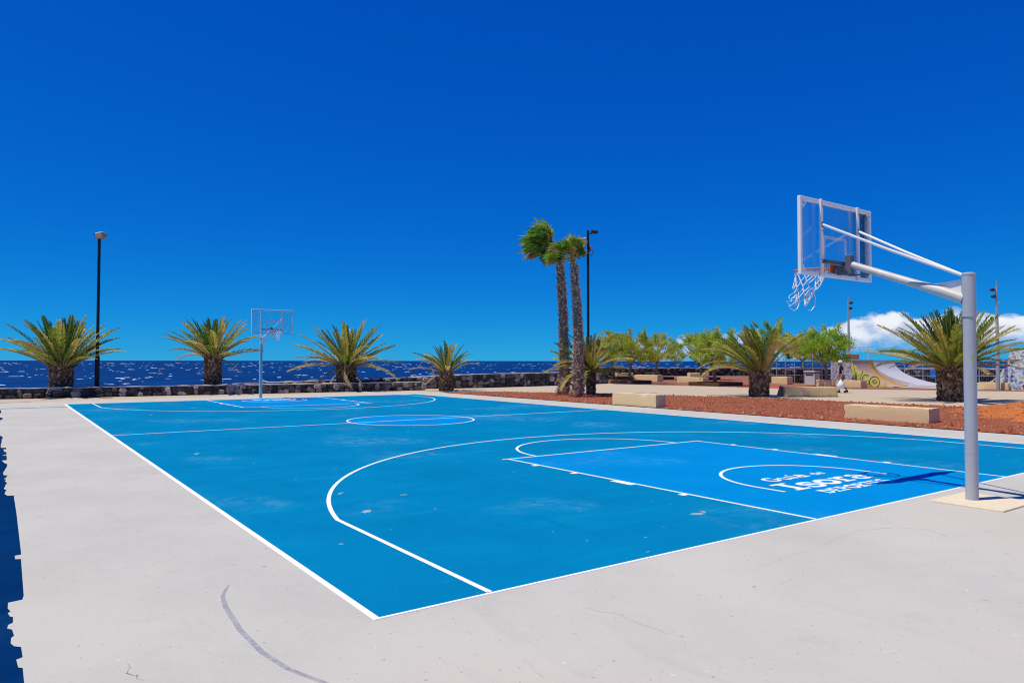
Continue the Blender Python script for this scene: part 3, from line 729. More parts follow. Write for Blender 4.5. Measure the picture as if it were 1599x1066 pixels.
# ================================================================== HOOPS
def hoop(loc, rz, label, torn, polemat, seed):
    """local frame: board faces +y, pole at the origin, court towards +y"""
    R = random.Random(seed); root = empty('basketball_hoop', loc, rz); tag(root, label, 'basketball hoop', 'basketball hoops')
    pm = M[polemat]
    p = MB().lathe([(.079, 0), (.079, .0115), (.069, .0120), (.069, .5555), (.0705, .5556), (.0705, .5664), (.069, .5665), (.069, 2.22)], n=28).build('pole', pm, root); autosmooth(p)
    s = MB().lathe([(.079, 2.20), (.079, 2.2120), (.075, 2.2122), (.075, 2.7030), (.079, 2.7032), (.079, 2.722), (.05, 2.735)], n=28).build('sleeve', pm, root); autosmooth(s)
    BY = 1.68; BZ = 2.82
    a = MB().tube([(0, .05, 2.42), (0, .30, 2.53), (0, .55, 2.625), (0, 1.45, 2.985)], [.070, .068, .054, .048], 18).build('arm', pm if polemat != 'galv' else M['arm_paint'], root); autosmooth(a)
    MB().poly([(.006, .08, 2.66), (.006, .50, 2.62), (.006, .08, 2.44)]).poly([(-.006, .08, 2.44), (-.006, .50, 2.62), (-.006, .08, 2.66)]).poly([(-.006, .08, 2.66), (-.006, .50, 2.62), (.006, .50, 2.62), (.006, .08, 2.66)]).build('gusset', M['white'], root)
    vx = (-.44, .49)
    for x in vx:
        st = MB().tube([(x * .06, .05, 2.70), (x * .55, BY * .5, 3.10), (x, BY - .06, 3.52)], .019, 8).build('brace_rod', M['white'], root); autosmooth(st, 60)
        MB().box((x, BY - .055, 3.52), (.03, .03, .07)).build('brace_clip', M['dark_steel'], root)
    fr = MB()
    for x in (-.9, .9): fr.cbox((x - .022 * (1 if x > 0 else -1), BY, BZ + .525), (.045, .05, 1.05), .006)
    for z, hh in ((BZ + .0275, .055), (BZ + 1.0225, .055)): fr.cbox((0, BY, z), (1.708, .046, hh), .006)
    for sx in (-1, 1):
        x = sx * .855
        fr.poly([(x, BY - .027, BZ + .995), (x - sx * .11, BY - .027, BZ + .995), (x, BY - .027, BZ + .87)][::sx])
        fr.poly([(x, BY - .027, BZ + .055), (x, BY - .027, BZ + .14), (x - sx * .07, BY - .027, BZ + .055)][::sx])
    bd = fr.build('backboard_frame', M['white'], root)
    for x in vx:
        MB().cbox((x, BY - .042, BZ + .525), (.055, .03, 1.055), .005).build('upright', M['white'], root)
        for z in (.18, .62, .95): MB().box((x + .004, BY - .061, BZ + z), (.014, .010, .014)).build('bolt', M['dark_steel'], root)
    for sx in (-1, 1): MB().box((sx * .825, BY - .031, BZ + .955), (.016, .010, .016)).build('bolt', M['dark_steel'], root)
    MB().box((0, BY + .006, BZ + .525), (1.71, .010, .94)).build('acrylic_panel', M['acrylic'], root)
    q = MB(); yy = BY + .0165
    for cx, cz, dx, dz in ((0, BZ + .56, .59, .04), (-.275, BZ + .335, .04, .41), (.275, BZ + .335, .04, .41)): q.box((cx, yy, cz), (dx, .006, dz))
    q.build('target_square', M['white'], root)
    # bracket behind the board
    MB().cbox((0, BY - .19, BZ + .17), (.10, .09, .27), .01).cbox((.0, BY - .09, BZ + .10), (.12, .12, .12), .01).build('mounting_bracket', M['dark_steel'], root)
    MB().box((0, BY - .10, BZ + .195), (.93, .04, .045)).build('cross_bar', M['dark_steel'], root)
    MB().tube([(.03, BY - .45, BZ + .02), (.03, BY - .16, BZ + .03)], .010, 6).build('stay', M['dark_steel'], root)
    # rim
    RZ = BZ + .15; RC = Vector((0, BY + .15 + .235, RZ)); r = .229
    rm = MB().tube([RC + Vector((r * cos(t), r * sin(t), 0)) for t in [2 * pi * k / 40 for k in range(41)]], .013, 8, False)
    for x in (-.09, .09): rm.tube([(x, BY + .03, RZ - .02), (x, BY + .19, RZ - .004)], .009, 6)
    rim = rm.build('rim', M['rim'], root); autosmooth(rim, 60)
    MB().cbox((0, BY + .03, RZ - .015), (.26, .022, .12), .004).build('rim_plate', M['rim'], root)
    # net: crossing cords as thin tubes
    nb = MB(); wind = Vector((-.22, .10, 0)) if torn else Vector((-.05, .03, 0))
    nL, Hn = 6, (.50 if torn else .42)
    def npt(i, k, off):
        u = i / nL; rr = r * (1 - .50 * u ** .8); t = 2 * pi * (k + .5 * (i % 2)) / 12 + off
        p = RC + Vector((rr * cos(t), rr * sin(t), -Hn * u)) + (wind * (u ** 1.3) * (2.0 if torn else 1.0)) * (1 if not torn else .45)
        if torn: p += Vector((R.gauss(0, .018), R.gauss(0, .018), R.gauss(0, .018))) * (u * 1.3)
        return p
    P = [[npt(i, k, 0) for k in range(12)] for i in range(nL + 1)]
    rad = .0070 if torn else .009
    for i in range(nL):
        for k in range(12):
            if torn and (R.random() < .10 + .28 * (i / nL) or (k in (3, 4, 5) and i > 2)): continue
            a = P[i][k]
            for k2 in ((k, k - 1) if i % 2 == 0 else (k, (k + 1) % 12)):
                if torn and R.random() < .15: continue
                b = P[i + 1][k2]; mid = (a + b) / 2 + Vector((0, 0, -.008)); nb.tube([a, mid, b], rad, 4, False)
    if torn:
        for k in range(7):
            a = P[R.randrange(3, nL)][R.randrange(12)]; pts = [a]
            for q in range(4): pts.append(pts[-1] + Vector((R.uniform(-.075, .01), R.uniform(-.02, .03), R.uniform(-.05, .015))))
            nb.tube(pts, rad * .8, 4, False)
        a = P[4][2]; nb.tube([a, a + Vector((.02, 0, -.14)), a + Vector((-.04, 0, -.23)), a + Vector((-.13, 0, -.26)), a + Vector((-.22, 0, -.22))], rad, 4, False)
        a = P[4][9]; nb.tube([a, a + Vector((.05, 0, -.10)), a + Vector((.03, 0, -.22)), a + Vector((-.06, 0, -.29)), a + Vector((-.16, 0, -.28))], rad, 4, False)
    nb.build('net', M['net'], rim)
    return root
M['arm_paint'] = simple('arm_paint', (.60, .56, .50), .5, .35, .05, var=.14, scale=5.0)
hn = hoop((7.53, -.48, .02), 0, 'near basketball hoop on grey steel pole with clear board and torn white net', True, 'galv', 1)
q = MB().box((-.024, -.0665, 1.70), (.055, .003, .065)).build('sticker', M['sticker'], hn); q['label'] = 'small yellow green sticker'
q.rotation_euler = (0, 0, -.35)
hoop((7.50, 28.42, .0), pi, 'far basketball hoop on pale blue pole before the dark stone wall', False, 'galv_blue', 2)

# ================================================================== BENCHES
def bench(cx, cy, lx, ly, hh, label, rz=0.0):
    root = empty('concrete_bench', (cx, cy, 0), rz); tag(root, label, 'bench', 'concrete block benches')
    RB = random.Random(int(cx * 100)); mb = MB(); d = (lx, ly, hh); nn = [max(2, int(q / .07)) for q in d]; idx = {}
    def vert(i, j, k):
        if (i, j, k) not in idx:
            e = sum(1 for a, b in ((i, nn[0]), (j, nn[1]), (k, nn[2])) if a in (0, b)); f = .004 if e < 2 else (.011 if RB.random() < .85 else .030)
            p = [(-.5 + i / nn[0]) * lx, (-.5 + j / nn[1]) * ly, k / nn[2] * hh]
            if e >= 2:
                for a, q in enumerate((i, j, k)):
                    if q == nn[a]: p[a] -= RB.uniform(.3, 1) * f
                    elif q == 0 and a < 2: p[a] += RB.uniform(.3, 1) * f
            else: p = [q + RB.uniform(-f, f) for q in p]
            idx[(i, j, k)] = len(mb.v); mb.v.append(tuple(p))
        return idx[(i, j, k)]
    for i in range(nn[0]):
        for j in range(nn[1]): mb.f.append((vert(i, j, nn[2]), vert(i + 1, j, nn[2]), vert(i + 1, j + 1, nn[2]), vert(i, j + 1, nn[2])))
    for k in range(nn[2]):
        for i in range(nn[0]): mb.f += [(vert(i, 0, k), vert(i + 1, 0, k), vert(i + 1, 0, k + 1), vert(i, 0, k + 1)), (vert(i + 1, nn[1], k), vert(i, nn[1], k), vert(i, nn[1], k + 1), vert(i + 1, nn[1], k + 1))]
        for j in range(nn[1]): mb.f += [(vert(0, j + 1, k), vert(0, j, k), vert(0, j, k + 1), vert(0, j + 1, k + 1)), (vert(nn[0], j, k), vert(nn[0], j + 1, k), vert(nn[0], j + 1, k + 1), vert(nn[0], j, k + 1))]
    autosmooth(mb.build('block', M['bench'], root), 30)
    MB().box((0, 0, .012), (lx + .05, ly + .05, .024)).build('footing', M['mortar'], root)
    return root
M['bench_top'] = simple('bench_top', (.82, .68, .44), .9, .15, var=.1, scale=14.0, bump=.5)
bench(17.30, 14.66, .52, 2.25, .48, 'pale block bench at court edge right of the twin tall palms')
bench(18.16, 5.84, .60, 2.34, .44, 'pale block bench in red gravel nearest the big hoop pole')

bench(29.36, 15.30, 2.5, .62, .46, 'pale block bench with leaning plank end right of the arching palm', -.60)
bench(41.9, 20.9, .70, 3.0, .48, 'shaded block bench behind the walking person', .0)
bench(46.1, 13.7, .70, 1.6, .44, 'block bench before the mosaic painted ramp side')
bench(41.4, 37.2, .7, 2.6, .54, 'far block bench behind the twin tamarisk trunks')
bench(48.2, 47.0, 1.7, .7, .50, 'farthest small block bench left against the dark sea wall', -.5)
bench(40.5, 31.8, .7, 2.5, .47, 'far block bench left of the arching palm, front one of two')
bench(54.6, 43.1, 2.0, .8, .50, 'far block bench left of the arching palm, rear one of two', -.5)
bench(44.2, 26.7, .7, 1.3, .56, 'short block bench before the wire fence')
pl = MB()
pl.box((28.28, 16.02, .235), (.36, .05, .50), Euler((0, .30, -.60)).to_matrix())
o = pl.build('leaning_plank', M['plank']); tag(o, 'dark weathered plank leaning on the end of a block bench', 'plank')

# ================================================================== PALMS
WIND = Vector((-.814, .58, 0))
def frond_mesh(name, Lf, curl, seed, mat, lw=.34, npair=52, twist=0.0):
    """date palm frond along +x, adaxial side +z, bending towards -z; rachis and stiff leaflets in a V"""
    R = random.Random(seed); mb = MB(); nS = 12; pts = []; p = Vector((0, 0, 0)); dirs = []
    for i in range(nS + 1):
        s = i / nS; a = -curl * s ** 1.6; d = Vector((cos(a), 0, sin(a))); pts.append(p.copy()); dirs.append(d); p = p + d * (Lf / nS)
    mb.tube(pts, [.032 * (1 - .85 * i / nS) + .004 for i in range(nS + 1)], 4)
    nr = len(mb.f)
    for k in range(npair):
        s = .10 + .90 * (k + R.uniform(-.3, .3)) / npair; s = min(max(s, .06), .995); i = min(int(s * nS), nS - 1); f = s * nS - i
        o = pts[i].lerp(pts[i + 1], f); d = dirs[i].lerp(dirs[i + 1], f).normalized(); nz = Vector((-d.z, 0, d.x))
        prof = (.35 + .65 * min(1, s / .3)) * (1 - .55 * max(0, (s - .55) / .45) ** 1.3)
        ll = lw * prof * R.uniform(.85, 1.12)
        for sd in (-1, 1):
            fwd = R.uniform(.62, .80) + .15 * s; lat = sqrt(max(.05, 1 - fwd * fwd * .8)); v = R.uniform(.25, .62)
            dd = (d * fwd + Vector((0, sd, 0)) * lat * .80 + nz * v * .7).normalized()
            wv = (d * .6 - Vector((0, sd, 0)) * .5).normalized() * .027 * R.uniform(.8, 1.2)
            tip = o + dd * ll + Vector((0, 0, -.03 * R.random()))
            mb.poly([o - wv * .5, o + dd * ll * .45 - wv, tip, o + dd * ll * .45 + wv])
    me = mb.mesh(name, [M['rachis'], mat])
    for i, p in enumerate(me.polygons): p.material_index = 0 if i < nr else 1
    return me
FR = {}
for i, c in enumerate((.12, .30, .55, .85, 1.25, 1.7)): FR[i] = [frond_mesh('frond', 1.0 * 2.6, c, 50 + i * 3 + k, M['frond']) for k in range(2)]
FD = [frond_mesh('dry_frond', 2.6, c, 80 + i, M['frond_dry'], .30, 36) for i, c in enumerate((.7, 1.2, 1.8))]
def orient(o, d, roll=0.0):
    d = d.normalized(); hz = Vector((d.x, d.y, 0))
    outw = hz.normalized() if hz.length > 1e-4 else Vector((1, 0, 0))
    z = Vector((0, 0, 1)) * max(hz.length, 1e-3) - outw * d.z
    z = (z - d * z.dot(d)).normalized(); y = z.cross(d)
    m = Matrix(((d.x, y.x, z.x), (d.y, y.y, z.y), (d.z, y.z, z.z))) @ Matrix.Rotation(roll, 3, 'X')
    o.rotation_euler = m.to_euler()
def date_palm(x, y, z0, th, rb, nf, fl, label, seed, wind=.12, el_lo=-8, el_hi=86, dry=5, curlk=0, thin=1.0, lean=0.0):
    """th: height of the trunk above its foot; fl: frond length"""
    R = random.Random(seed); root = empty('date_palm', (x, y, z0)); tag(root, label, 'palm tree', 'date palms')
    nz = max(6, int(th / .10)); wob = [[R.uniform(-.05, .05) for _ in range(18)] for _ in range(nz + 3)]
    prof = [(rb * (1.04 - .10 * sin(pi * min(1, i / nz * 1.2))) * (1 if i < nz else .85), th * i / nz) for i in range(nz + 1)] + [(rb * .55, th + .12), (rb * .25, th + .28)]
    MB().lathe(prof, n=18, wob=lambda i, k: wob[i][k]).build('trunk', M['palm_bark'], root, True)
    lb = MB(); nb = int(th * rb * 620 * thin); ga = 2.39996
    for i in range(nb):
        zz = .02 + (th + .05) * i / nb; a = i * ga + R.uniform(-.1, .1); c = Vector((cos(a), sin(a), 0)) * rb * R.uniform(.96, 1.03) + Vector((0, 0, zz))
        rot = Matrix.Rotation(a, 3, 'Z') @ Matrix.Rotation(R.uniform(.35, .85), 3, 'Y')
        k = R.uniform(.7, 1.25); lb.box(c, (.075 * k, .11 * k, .13 * k), rot, taper=R.uniform(.45, .8), jit=.008)
    # ring of cut frond stubs just below the crown
    for i in range(int(34 * rb / .5)):
        a = i * ga; c = Vector((cos(a), sin(a), 0)) * rb * .95 + Vector((0, 0, th - R.uniform(-.12, .10)))
        dd = Vector((cos(a) * .8, sin(a) * .8, R.uniform(.5, 1.1))).normalized(); lb.tube([c, c + dd * R.uniform(.15, .38)], [.042, .026], 5)
    tag(lb.build('leaf_bases', M['boot'], root), kind='stuff')
    for i in range(nf):
        u = (i + .5) / nf; el = radians(el_hi - (el_hi - el_lo) * u ** 1.05 + R.gauss(0, 5)); az = i * ga + R.uniform(-.15, .15)
        d = Vector((cos(az) * cos(el), sin(az) * cos(el), sin(el)))
        w = wind * R.uniform(.5, 1.3); d = (d + WIND * w).normalized()
        side = d.dot(WIND)
        ci = 0 if u < .35 else (1 if u < .72 else 2); ci += curlk * (1 if R.random() < .6 else 0)
        if wind > .3: ci += (1 if side > 0 else 2) if R.random() < .7 else 0
        if R.random() < .25: ci += R.choice((-1, 1))
        ci = max(0, min(5, ci)); me = FR[ci][R.randrange(2)]
        if u > .80 and R.random() < .35: me = FD[0]
        o = link('frond', me, root); k = fl / 2.6 * R.uniform(.86, 1.08) * min(1.0, .74 + .42 * u)
        o.scale = (k, k * R.uniform(.9, 1.2), k)
        o.location = Vector((cos(az), sin(az), 0)) * rb * (.25 + .45 * u) + Vector((0, 0, th + .18 - .22 * u)); orient(o, d, R.gauss(0, .35))
    for i in range(dry):
        az = R.random() * 2 * pi; el = radians(R.uniform(-35, -5)); d = Vector((cos(az) * cos(el), sin(az) * cos(el), sin(el)))
        o = link('dry_frond', FD[R.randrange(3)], root); k = fl / 2.6 * R.uniform(.6, .85); o.scale = (k, k, k)
        o.location = Vector((cos(az), sin(az), 0)) * rb * .8 + Vector((0, 0, th - .05)); orient(o, d, R.gauss(0, .5))
    return root
date_palm(.29, 34.9, .33, 1.05, .46, 66, 2.62, 'wide stocky date palm at far left beside the lamp post', 201, .04, 24, 86, 0)
date_palm(6.88, 34.6, .33, 1.50, .39, 50, 2.38, 'date palm with taller trunk left of the far hoop', 202, .06, 20, 82, 2)
date_palm(13.94, 34.2, .33, 1.05, .52, 54, 2.85, 'large date palm with drooping dry lower fronds right of the far hoop', 203, .05, 8, 86, 4)
date_palm(18.37, 30.6, 0, 1.05, .38, 34, 1.9, 'smallest date palm standing in front of the sea wall', 204, .12, 18, 84, 1, 1)
date_palm(21.6, 22.1, 0, 1.15, .20, 40, 2.45, 'young date palm half hidden behind the twin tall palms', 205, .08, -2, 76, 0, 2)
date_palm(27.39, 16.65, 0, 1.10, .42, 44, 2.75, 'wind bent date palm with arching fronds left of the leaning plank', 206, .38, 28, 88, 0, 1)
date_palm(30.95, 9.66, 0, 1.35, .53, 78, 2.95, 'broad date palm with thick trunk behind the near hoop pole', 207, .04, 13, 88, 0, 0, 1.1)

# ---- fan palms
def fan_mesh(name, seed, mat, pet=.75, rad=.85, spread=70, droop=.35):
    R = random.Random(seed); mb = MB(); hub = Vector((pet, 0, -.04)); mb.tube([(0, 0, 0), (pet * .5, 0, .0), hub], [.034, .024, .016], 4); nr = len(mb.f); nb = 26
    for k in range(nb):
        a = radians(-spread + 2 * spread * k / (nb - 1) + R.uniform(-2, 2)); d = Vector((cos(a), sin(a), .10 * (-1) ** k)); rr = rad * R.uniform(.8, 1.1) * (1 - .25 * abs(a) / 1.6)
        t = Vector((-sin(a), cos(a), 0)); w = .042
        m1 = hub + d * rr * .55; e = hub + d * rr * .80 + Vector((.05, 0, -droop * .35 * R.uniform(.5, 1.4))); tip = hub + d * rr + Vector((.08, 0, -droop * R.uniform(.5, 1.3)))
        mb.poly([hub, m1 - t * w, e, m1 + t * w]); mb.poly([m1 - t * w * .9, tip, m1 + t * w * .9, e])
    me = mb.mesh(name, [M['rachis'], mat])
    for i, p in enumerate(me.polygons): p.material_index = 0 if i < nr else 1
    return me
FAN = [fan_mesh('fan_frond', 300 + i, M['fan'], .7 + .1 * (i % 3), .78, (45, 62, 80)[i % 3], (.2, .35)[i % 2]) for i in range(6)]
FAND = [fan_mesh('fan_frond', 320 + i, M['fan_dry'], .6, .72, (40, 60)[i], .3) for i in range(2)]
def fan_palm(base, top, rb, rt_, label, seed, fronds):
    R = random.Random(seed); root = empty('fan_palm', base); tag(root, label, 'palm tree', 'twin tall fan palms'); H = Vector(top) - Vector(base); n = 26
    mb = MB(); pts = []; rad = []
    for i in range(n + 1):
        u = i / n; bow = Vector((.10, -.04, 0)) * sin(pi * u); pts.append(H * u + bow); rad.append((rb + (rt_ - rb) * u ** .8 + .10 * exp(-u * 14)) * R.uniform(.96, 1.04))
    mb.tube(pts, rad, 16).build('trunk', M['tam_bark'], root, True)
    lb = MB()
    for i in range(1150):
        u = R.random() ** 1.0; k = min(n - 1, int(u * n)); p = pts[k].lerp(pts[k + 1], u * n - k); r = rad[k]; a = i * 2.39996
        out = Vector((cos(a), sin(a), 0)); s = R.uniform(.6, 1.25); tl = .12 * s
        d = (out * R.uniform(.55, 1.05) + Vector((-sin(a), cos(a), 0)) * R.choice((-.5, .5)) + Vector((0, 0, R.uniform(.5, 1.0)))).normalized(); sd = Vector((-sin(a), cos(a), 0)) * .038 * s
        b = p + out * r * .94; nn = len(lb.v)
        lb.v += [tuple(b - sd), tuple(b + sd), tuple(b + d * tl + sd * .45 + out * .01), tuple(b + d * tl - sd * .45 + out * .01), tuple(b + out * .045 + d * tl * .4)]
        lb.f += [(nn, nn + 1, nn + 4), (nn + 1, nn + 2, nn + 4), (nn + 2, nn + 3, nn + 4), (nn + 3, nn, nn + 4)]
    tag(lb.build('leaf_bases', M['boot_w'], root), kind='stuff')
    for d, k, dryf, off in fronds(R):
        o = link('fan_frond', (FAND if dryf else FAN)[R.randrange(2 if dryf else 6)], root); o.location = H + Vector(off); o.scale = (k, k, k); orient(o, d, R.gauss(0, .5))
    return root
RTV = Vector((.814, -.58, 0)); UPV = Vector((0, 0, 1)); DEP = Vector((.58, .814, 0))
def crown1(R):
    L = []
    for i in range(30):     # long petioles thrown up and left by the wind
        L.append((-RTV * R.uniform(.40, 1.55) + UPV * R.uniform(.45, 1.20) + DEP * R.gauss(0, .28), R.uniform(.85, 1.42), R.random() < .52, (R.gauss(0, .05), R.gauss(0, .05), R.uniform(0, .45))))
    for i in range(16):
        L.append((-RTV * R.uniform(.35, 1.1) + UPV * R.uniform(-.05, .55) + DEP * R.gauss(0, .45), R.uniform(.50, .72), R.random() < .12, (R.gauss(0, .06), R.gauss(0, .06), R.uniform(-.05, .15))))
    for i in range(5):
        L.append((RTV * R.uniform(.1, .5) + UPV * R.uniform(.3, .8) + DEP * R.gauss(0, .3), R.uniform(.45, .6), False, (0, 0, .05)))
    return L
def crown2(R):
    L = []
    for i in range(18):
        L.append((-RTV * R.uniform(-.40, .45) + UPV * R.uniform(.75, 1.1) + DEP * R.gauss(0, .30), R.uniform(.62, .86), R.random() < .1, (R.gauss(0, .04), R.gauss(0, .04), R.uniform(-.05, .12))))
    for i in range(18):
        L.append((-RTV * R.uniform(.5, 1.2) + UPV * R.uniform(.10, .75) + DEP * R.gauss(0, .35), R.uniform(.70, 1.0), R.random() < .2, (0, 0, R.uniform(0, .25))))
    for i in range(7):
        L.append((RTV * R.uniform(.3, .8) + UPV * R.uniform(.5, 1.0) + DEP * R.gauss(0, .3), R.uniform(.40, .55), False, (0, 0, .08)))
    return L
fan_palm((20.48, 22.85, 0), (20.30, 22.95, 6.72), .255, .175, 'left one of the twin tall fan palms, crown blown to the left', 401, crown1)
fan_palm((19.45, 20.6, 0), (19.28, 20.68, 6.15), .255, .150, 'right one of the twin tall fan palms, slightly shorter and nearer', 402, crown2)

# ---- tamarisk trees
def tamarisk(x, y, H, rad, hb, label, seed, mat, n=52, lean=.0):
    R = random.Random(seed); root = empty('tamarisk_tree', (x, y, 0)); tag(root, label, 'tree', 'tamarisk trees')
    tr = MB(); fork = Vector((R.uniform(-.12, .12) - .05, R.uniform(-.1, .1), hb)); k1 = Vector((R.uniform(-.12, .12), R.uniform(-.12, .12), hb * .5))
    tr.tube([(0, 0, -.03), k1, fork], [.15, .11, .10], 8); ends = []
    for i in range(6):
        a = i * 2 * pi / 6 + R.uniform(-.4, .4); e = fork + Vector((cos(a) * rad * .62, sin(a) * rad * .62, (H - hb) * R.uniform(.35, .65))); m = fork.lerp(e, .5) + Vector((0, 0, -.1 + R.uniform(-.1, .2)))
        tr.tube([fork, m, e], [.075, .05, .02], 6); ends.append(e)
        for q in range(2):
            e2 = e + Vector((R.uniform(-.5, .5), R.uniform(-.5, .5), R.uniform(.1, .6))); tr.tube([m, (m + e2) / 2 + Vector((0, 0, .1)), e2], [.035, .025, .01], 5)
    tr.build('trunk', M['tam_bark'], root, True)
    cr = MB(); hc = (H - hb)
    for c in range(n):
        a = R.random() * 2 * pi; r = rad * sqrt(R.random()) * .95; u = R.random()
        zz = hb + hc * (.10 + .72 * u) ; lim = sqrt(max(.05, 1 - ((u - .38) / .75) ** 2)); r *= lim
        cen = Vector((cos(a) * r, sin(a) * r, zz)); ext = R.uniform(.22, .48)
        plume = R.random() < .30
        axis = (Vector((cos(a) * .5, sin(a) * .5, .8)) + WIND * .35).normalized()
        for q in range(210 if not plume else 150):
            v = Vector((R.gauss(0, 1), R.gauss(0, 1), R.gauss(0, .75))) * ext * .52
            if plume: v = Vector((R.gauss(0, .10), R.gauss(0, .10), 0)) + axis * R.random() ** .8 * .85
            p = cen + v; d = (axis + Vector((R.gauss(0, .6), R.gauss(0, .6), R.gauss(0, .5)))).normalized(); ln = R.uniform(.10, .26); w = d.cross(Vector((0, 0, 1)))
            w = w.normalized() if w.length > .05 else d.orthogonal().normalized()
            w = (Matrix.Rotation(R.gauss(0, .7), 3, d) @ w) * R.uniform(.011, .025)
            cr.poly([p - w, p + d * ln * .5 - w * 1.3, p + d * ln, p + d * ln * .5 + w * 1.3])
    cr.build('crown', M[mat], root)
    return root
def planter(x, y, s, label):
    root = empty('tree_planter', (x, y, 0)); tag(root, label, 'planter', 'low dark tree planters'); t = .16; hh = .26
    for (dx, dy, lx, ly) in ((0, -s / 2, s + t, t), (0, s / 2, s + t, t), (-s / 2, 0, t, s - t - .01), (s / 2, 0, t, s - t - .01)): MB().cbox((dx, dy, hh / 2), (lx, ly, hh), .012).build('kerb', M['planter'], root)
    MB().poly([(-s / 2 + .08, -s / 2 + .08, .17), (s / 2 - .08, -s / 2 + .08, .17), (s / 2 - .08, s / 2 - .08, .17), (-s / 2 + .08, s / 2 - .08, .17)]).build('soil', M['soil'], root)
tamarisk(43.85, 44.0, 4.3, 2.5, 1.5, 'leftmost yellow green tamarisk nearest the twin palms', 501, 'tamA', 66)
tamarisk(36.18, 34.0, 4.1, 2.1, 1.45, 'tall middle tamarisk with forked trunk in a planter', 502, 'tamA', 62)
tamarisk(46.48, 41.0, 3.8, 2.1, 1.5, 'sparse pinkish tamarisk at the right end of the first clump', 503, 'tamA', 50)
tamarisk(48.93, 38.0, 4.2, 2.6, 1.4, 'rounded green tamarisk behind the rear block bench', 504, 'tamC', 66)
tamarisk(37.88, 27.6, 3.85, 1.7, 1.2, 'green tamarisk partly behind the arching palm', 505, 'tamC', 56)
tamarisk(49.0, 31.0, 4.9, 2.4, 1.6, 'tallest tamarisk rising behind the arching palm on its right', 506, 'tamB')
tamarisk(48.3, 27.6, 3.9, 2.2, 1.7, 'pale tamarisk above the wire fence', 508, 'tamA', 46)
tamarisk(42.2, 22.1, 3.9, 1.55, 1.45, 'bright green tamarisk beside the walking person', 507, 'tamB', 60)
planter(36.18, 34.0, 2.0, 'dark planter around the middle tamarisk of the left clump')
planter(37.88, 27.6, 2.4, 'dark planter left of the arching palm')
planter(46.48, 41.0, 2.0, 'dark planter under the sparse pinkish tamarisk')
planter(48.93, 38.0, 2.2, 'far dark planter under the rounded green tamarisk')
planter(43.85, 44.0, 2.4, 'dark planter under the leftmost tamarisk')

# ================================================================== LAMPS
def lamp_post(x, y, z0, H, label, kind):
    root = empty('lamp_post', (x, y, z0)); tag(root, label, 'lamp post', 'floodlight posts'); pm = M['black_pole'] if kind != 'mast' else M['mast']
    if kind == 'mast':
        p = MB().tube([(0, 0, 0), (0, 0, H * .55), (0, 0, H)], [.10, .085, .06], 10).build('pole', pm, root); autosmooth(p)
    else:
        p = MB().tube([(0, 0, 1.5), (0, 0, H)], [.070, .066], 12).build('pole', pm, root); autosmooth(p)
        p = MB().lathe([(.16, 0), (.16, .03), (.105, .04), (.105, 1.5), (.075, 1.56)], n=14).build('base_sleeve', pm, root); autosmooth(p)
    def flood(c, d, sz, mat, tilt):
        d = Vector(d).normalized(); q = d.to_track_quat('X', 'Z').to_matrix() @ Matrix.Rotation(tilt, 3, 'Y')
        b = MB().cbox(c, sz, min(sz) * .15, q).build('floodlight', M[mat], root)
        MB().box(Vector(c) + q @ Vector((sz[0] / 2 + .006, 0, 0)), (.012, sz[1] * .84, sz[2] * .80), q).build('lens', M['lamp_dark'], b)
        MB().tube([(0, 0, c[2] - .05), (c[0] * .5, c[1] * .5, c[2] - .10), tuple(c)], .025, 6).build('bracket', M['lamp_dark'], root)
    if kind == 'one':
        flood((.06, -.04, H + .02), (-.75, .66, -.05), (.42, .36, .30), 'lamp_body', .12)
    elif kind == 'two':
        flood((.26, -.19, H - .08), (.81, -.58, 0), (.34, .34, .14), 'lamp_dark', .1)
        flood((-.22, .16, H - .58), (-.81, .58, -.05), (.46, .40, .36), 'lamp_body', .12)
        MB().box((.12, -.08, H - .95), (.12, .12, .30)).build('junction_box', M['mast'], root)
        MB().tube([(.13, -.09, H - .8), (.22, -.15, H - 1.1), (.14, -.1, H - 1.35), (.09, -.06, H - 1.2)], .015, 5).build('cable', M['lamp_dark'], root)
    else:
        sg = 1 if x > 47 else -1
        for dz, q in ((.22, .17), (.62, .13)): flood((sg * q, -sg * q * .85, H - dz), (-.5, -.8, -.3), (.15, .24, .15), 'lamp_dark', .3)
        MB().tube([(0, 0, H), (0, 0, H + .35)], .018, 6).build('antenna', M['mast'], root)
        MB().box((.12, -.1, H - .95), (.22, .16, .05)).build('bracket_plate', M['mast'], root)
lamp_post(1.74, 35.0, .33, 7.30, 'black lamp post with one beige floodlight beside the leftmost palm', 'one')
lamp_post(22.75, 23.6, 0, 8.45, 'dark lamp post with two floodlights behind the twin tall palms', 'two')
lamp_post(50.0, 24.9, 0, 6.3, 'thin grey mast rising left of the skate ramps', 'mast')
lamp_post(45.4, 13.3, 0, 6.1, 'thin grey mast with dark floodlights at the right edge', 'mast')

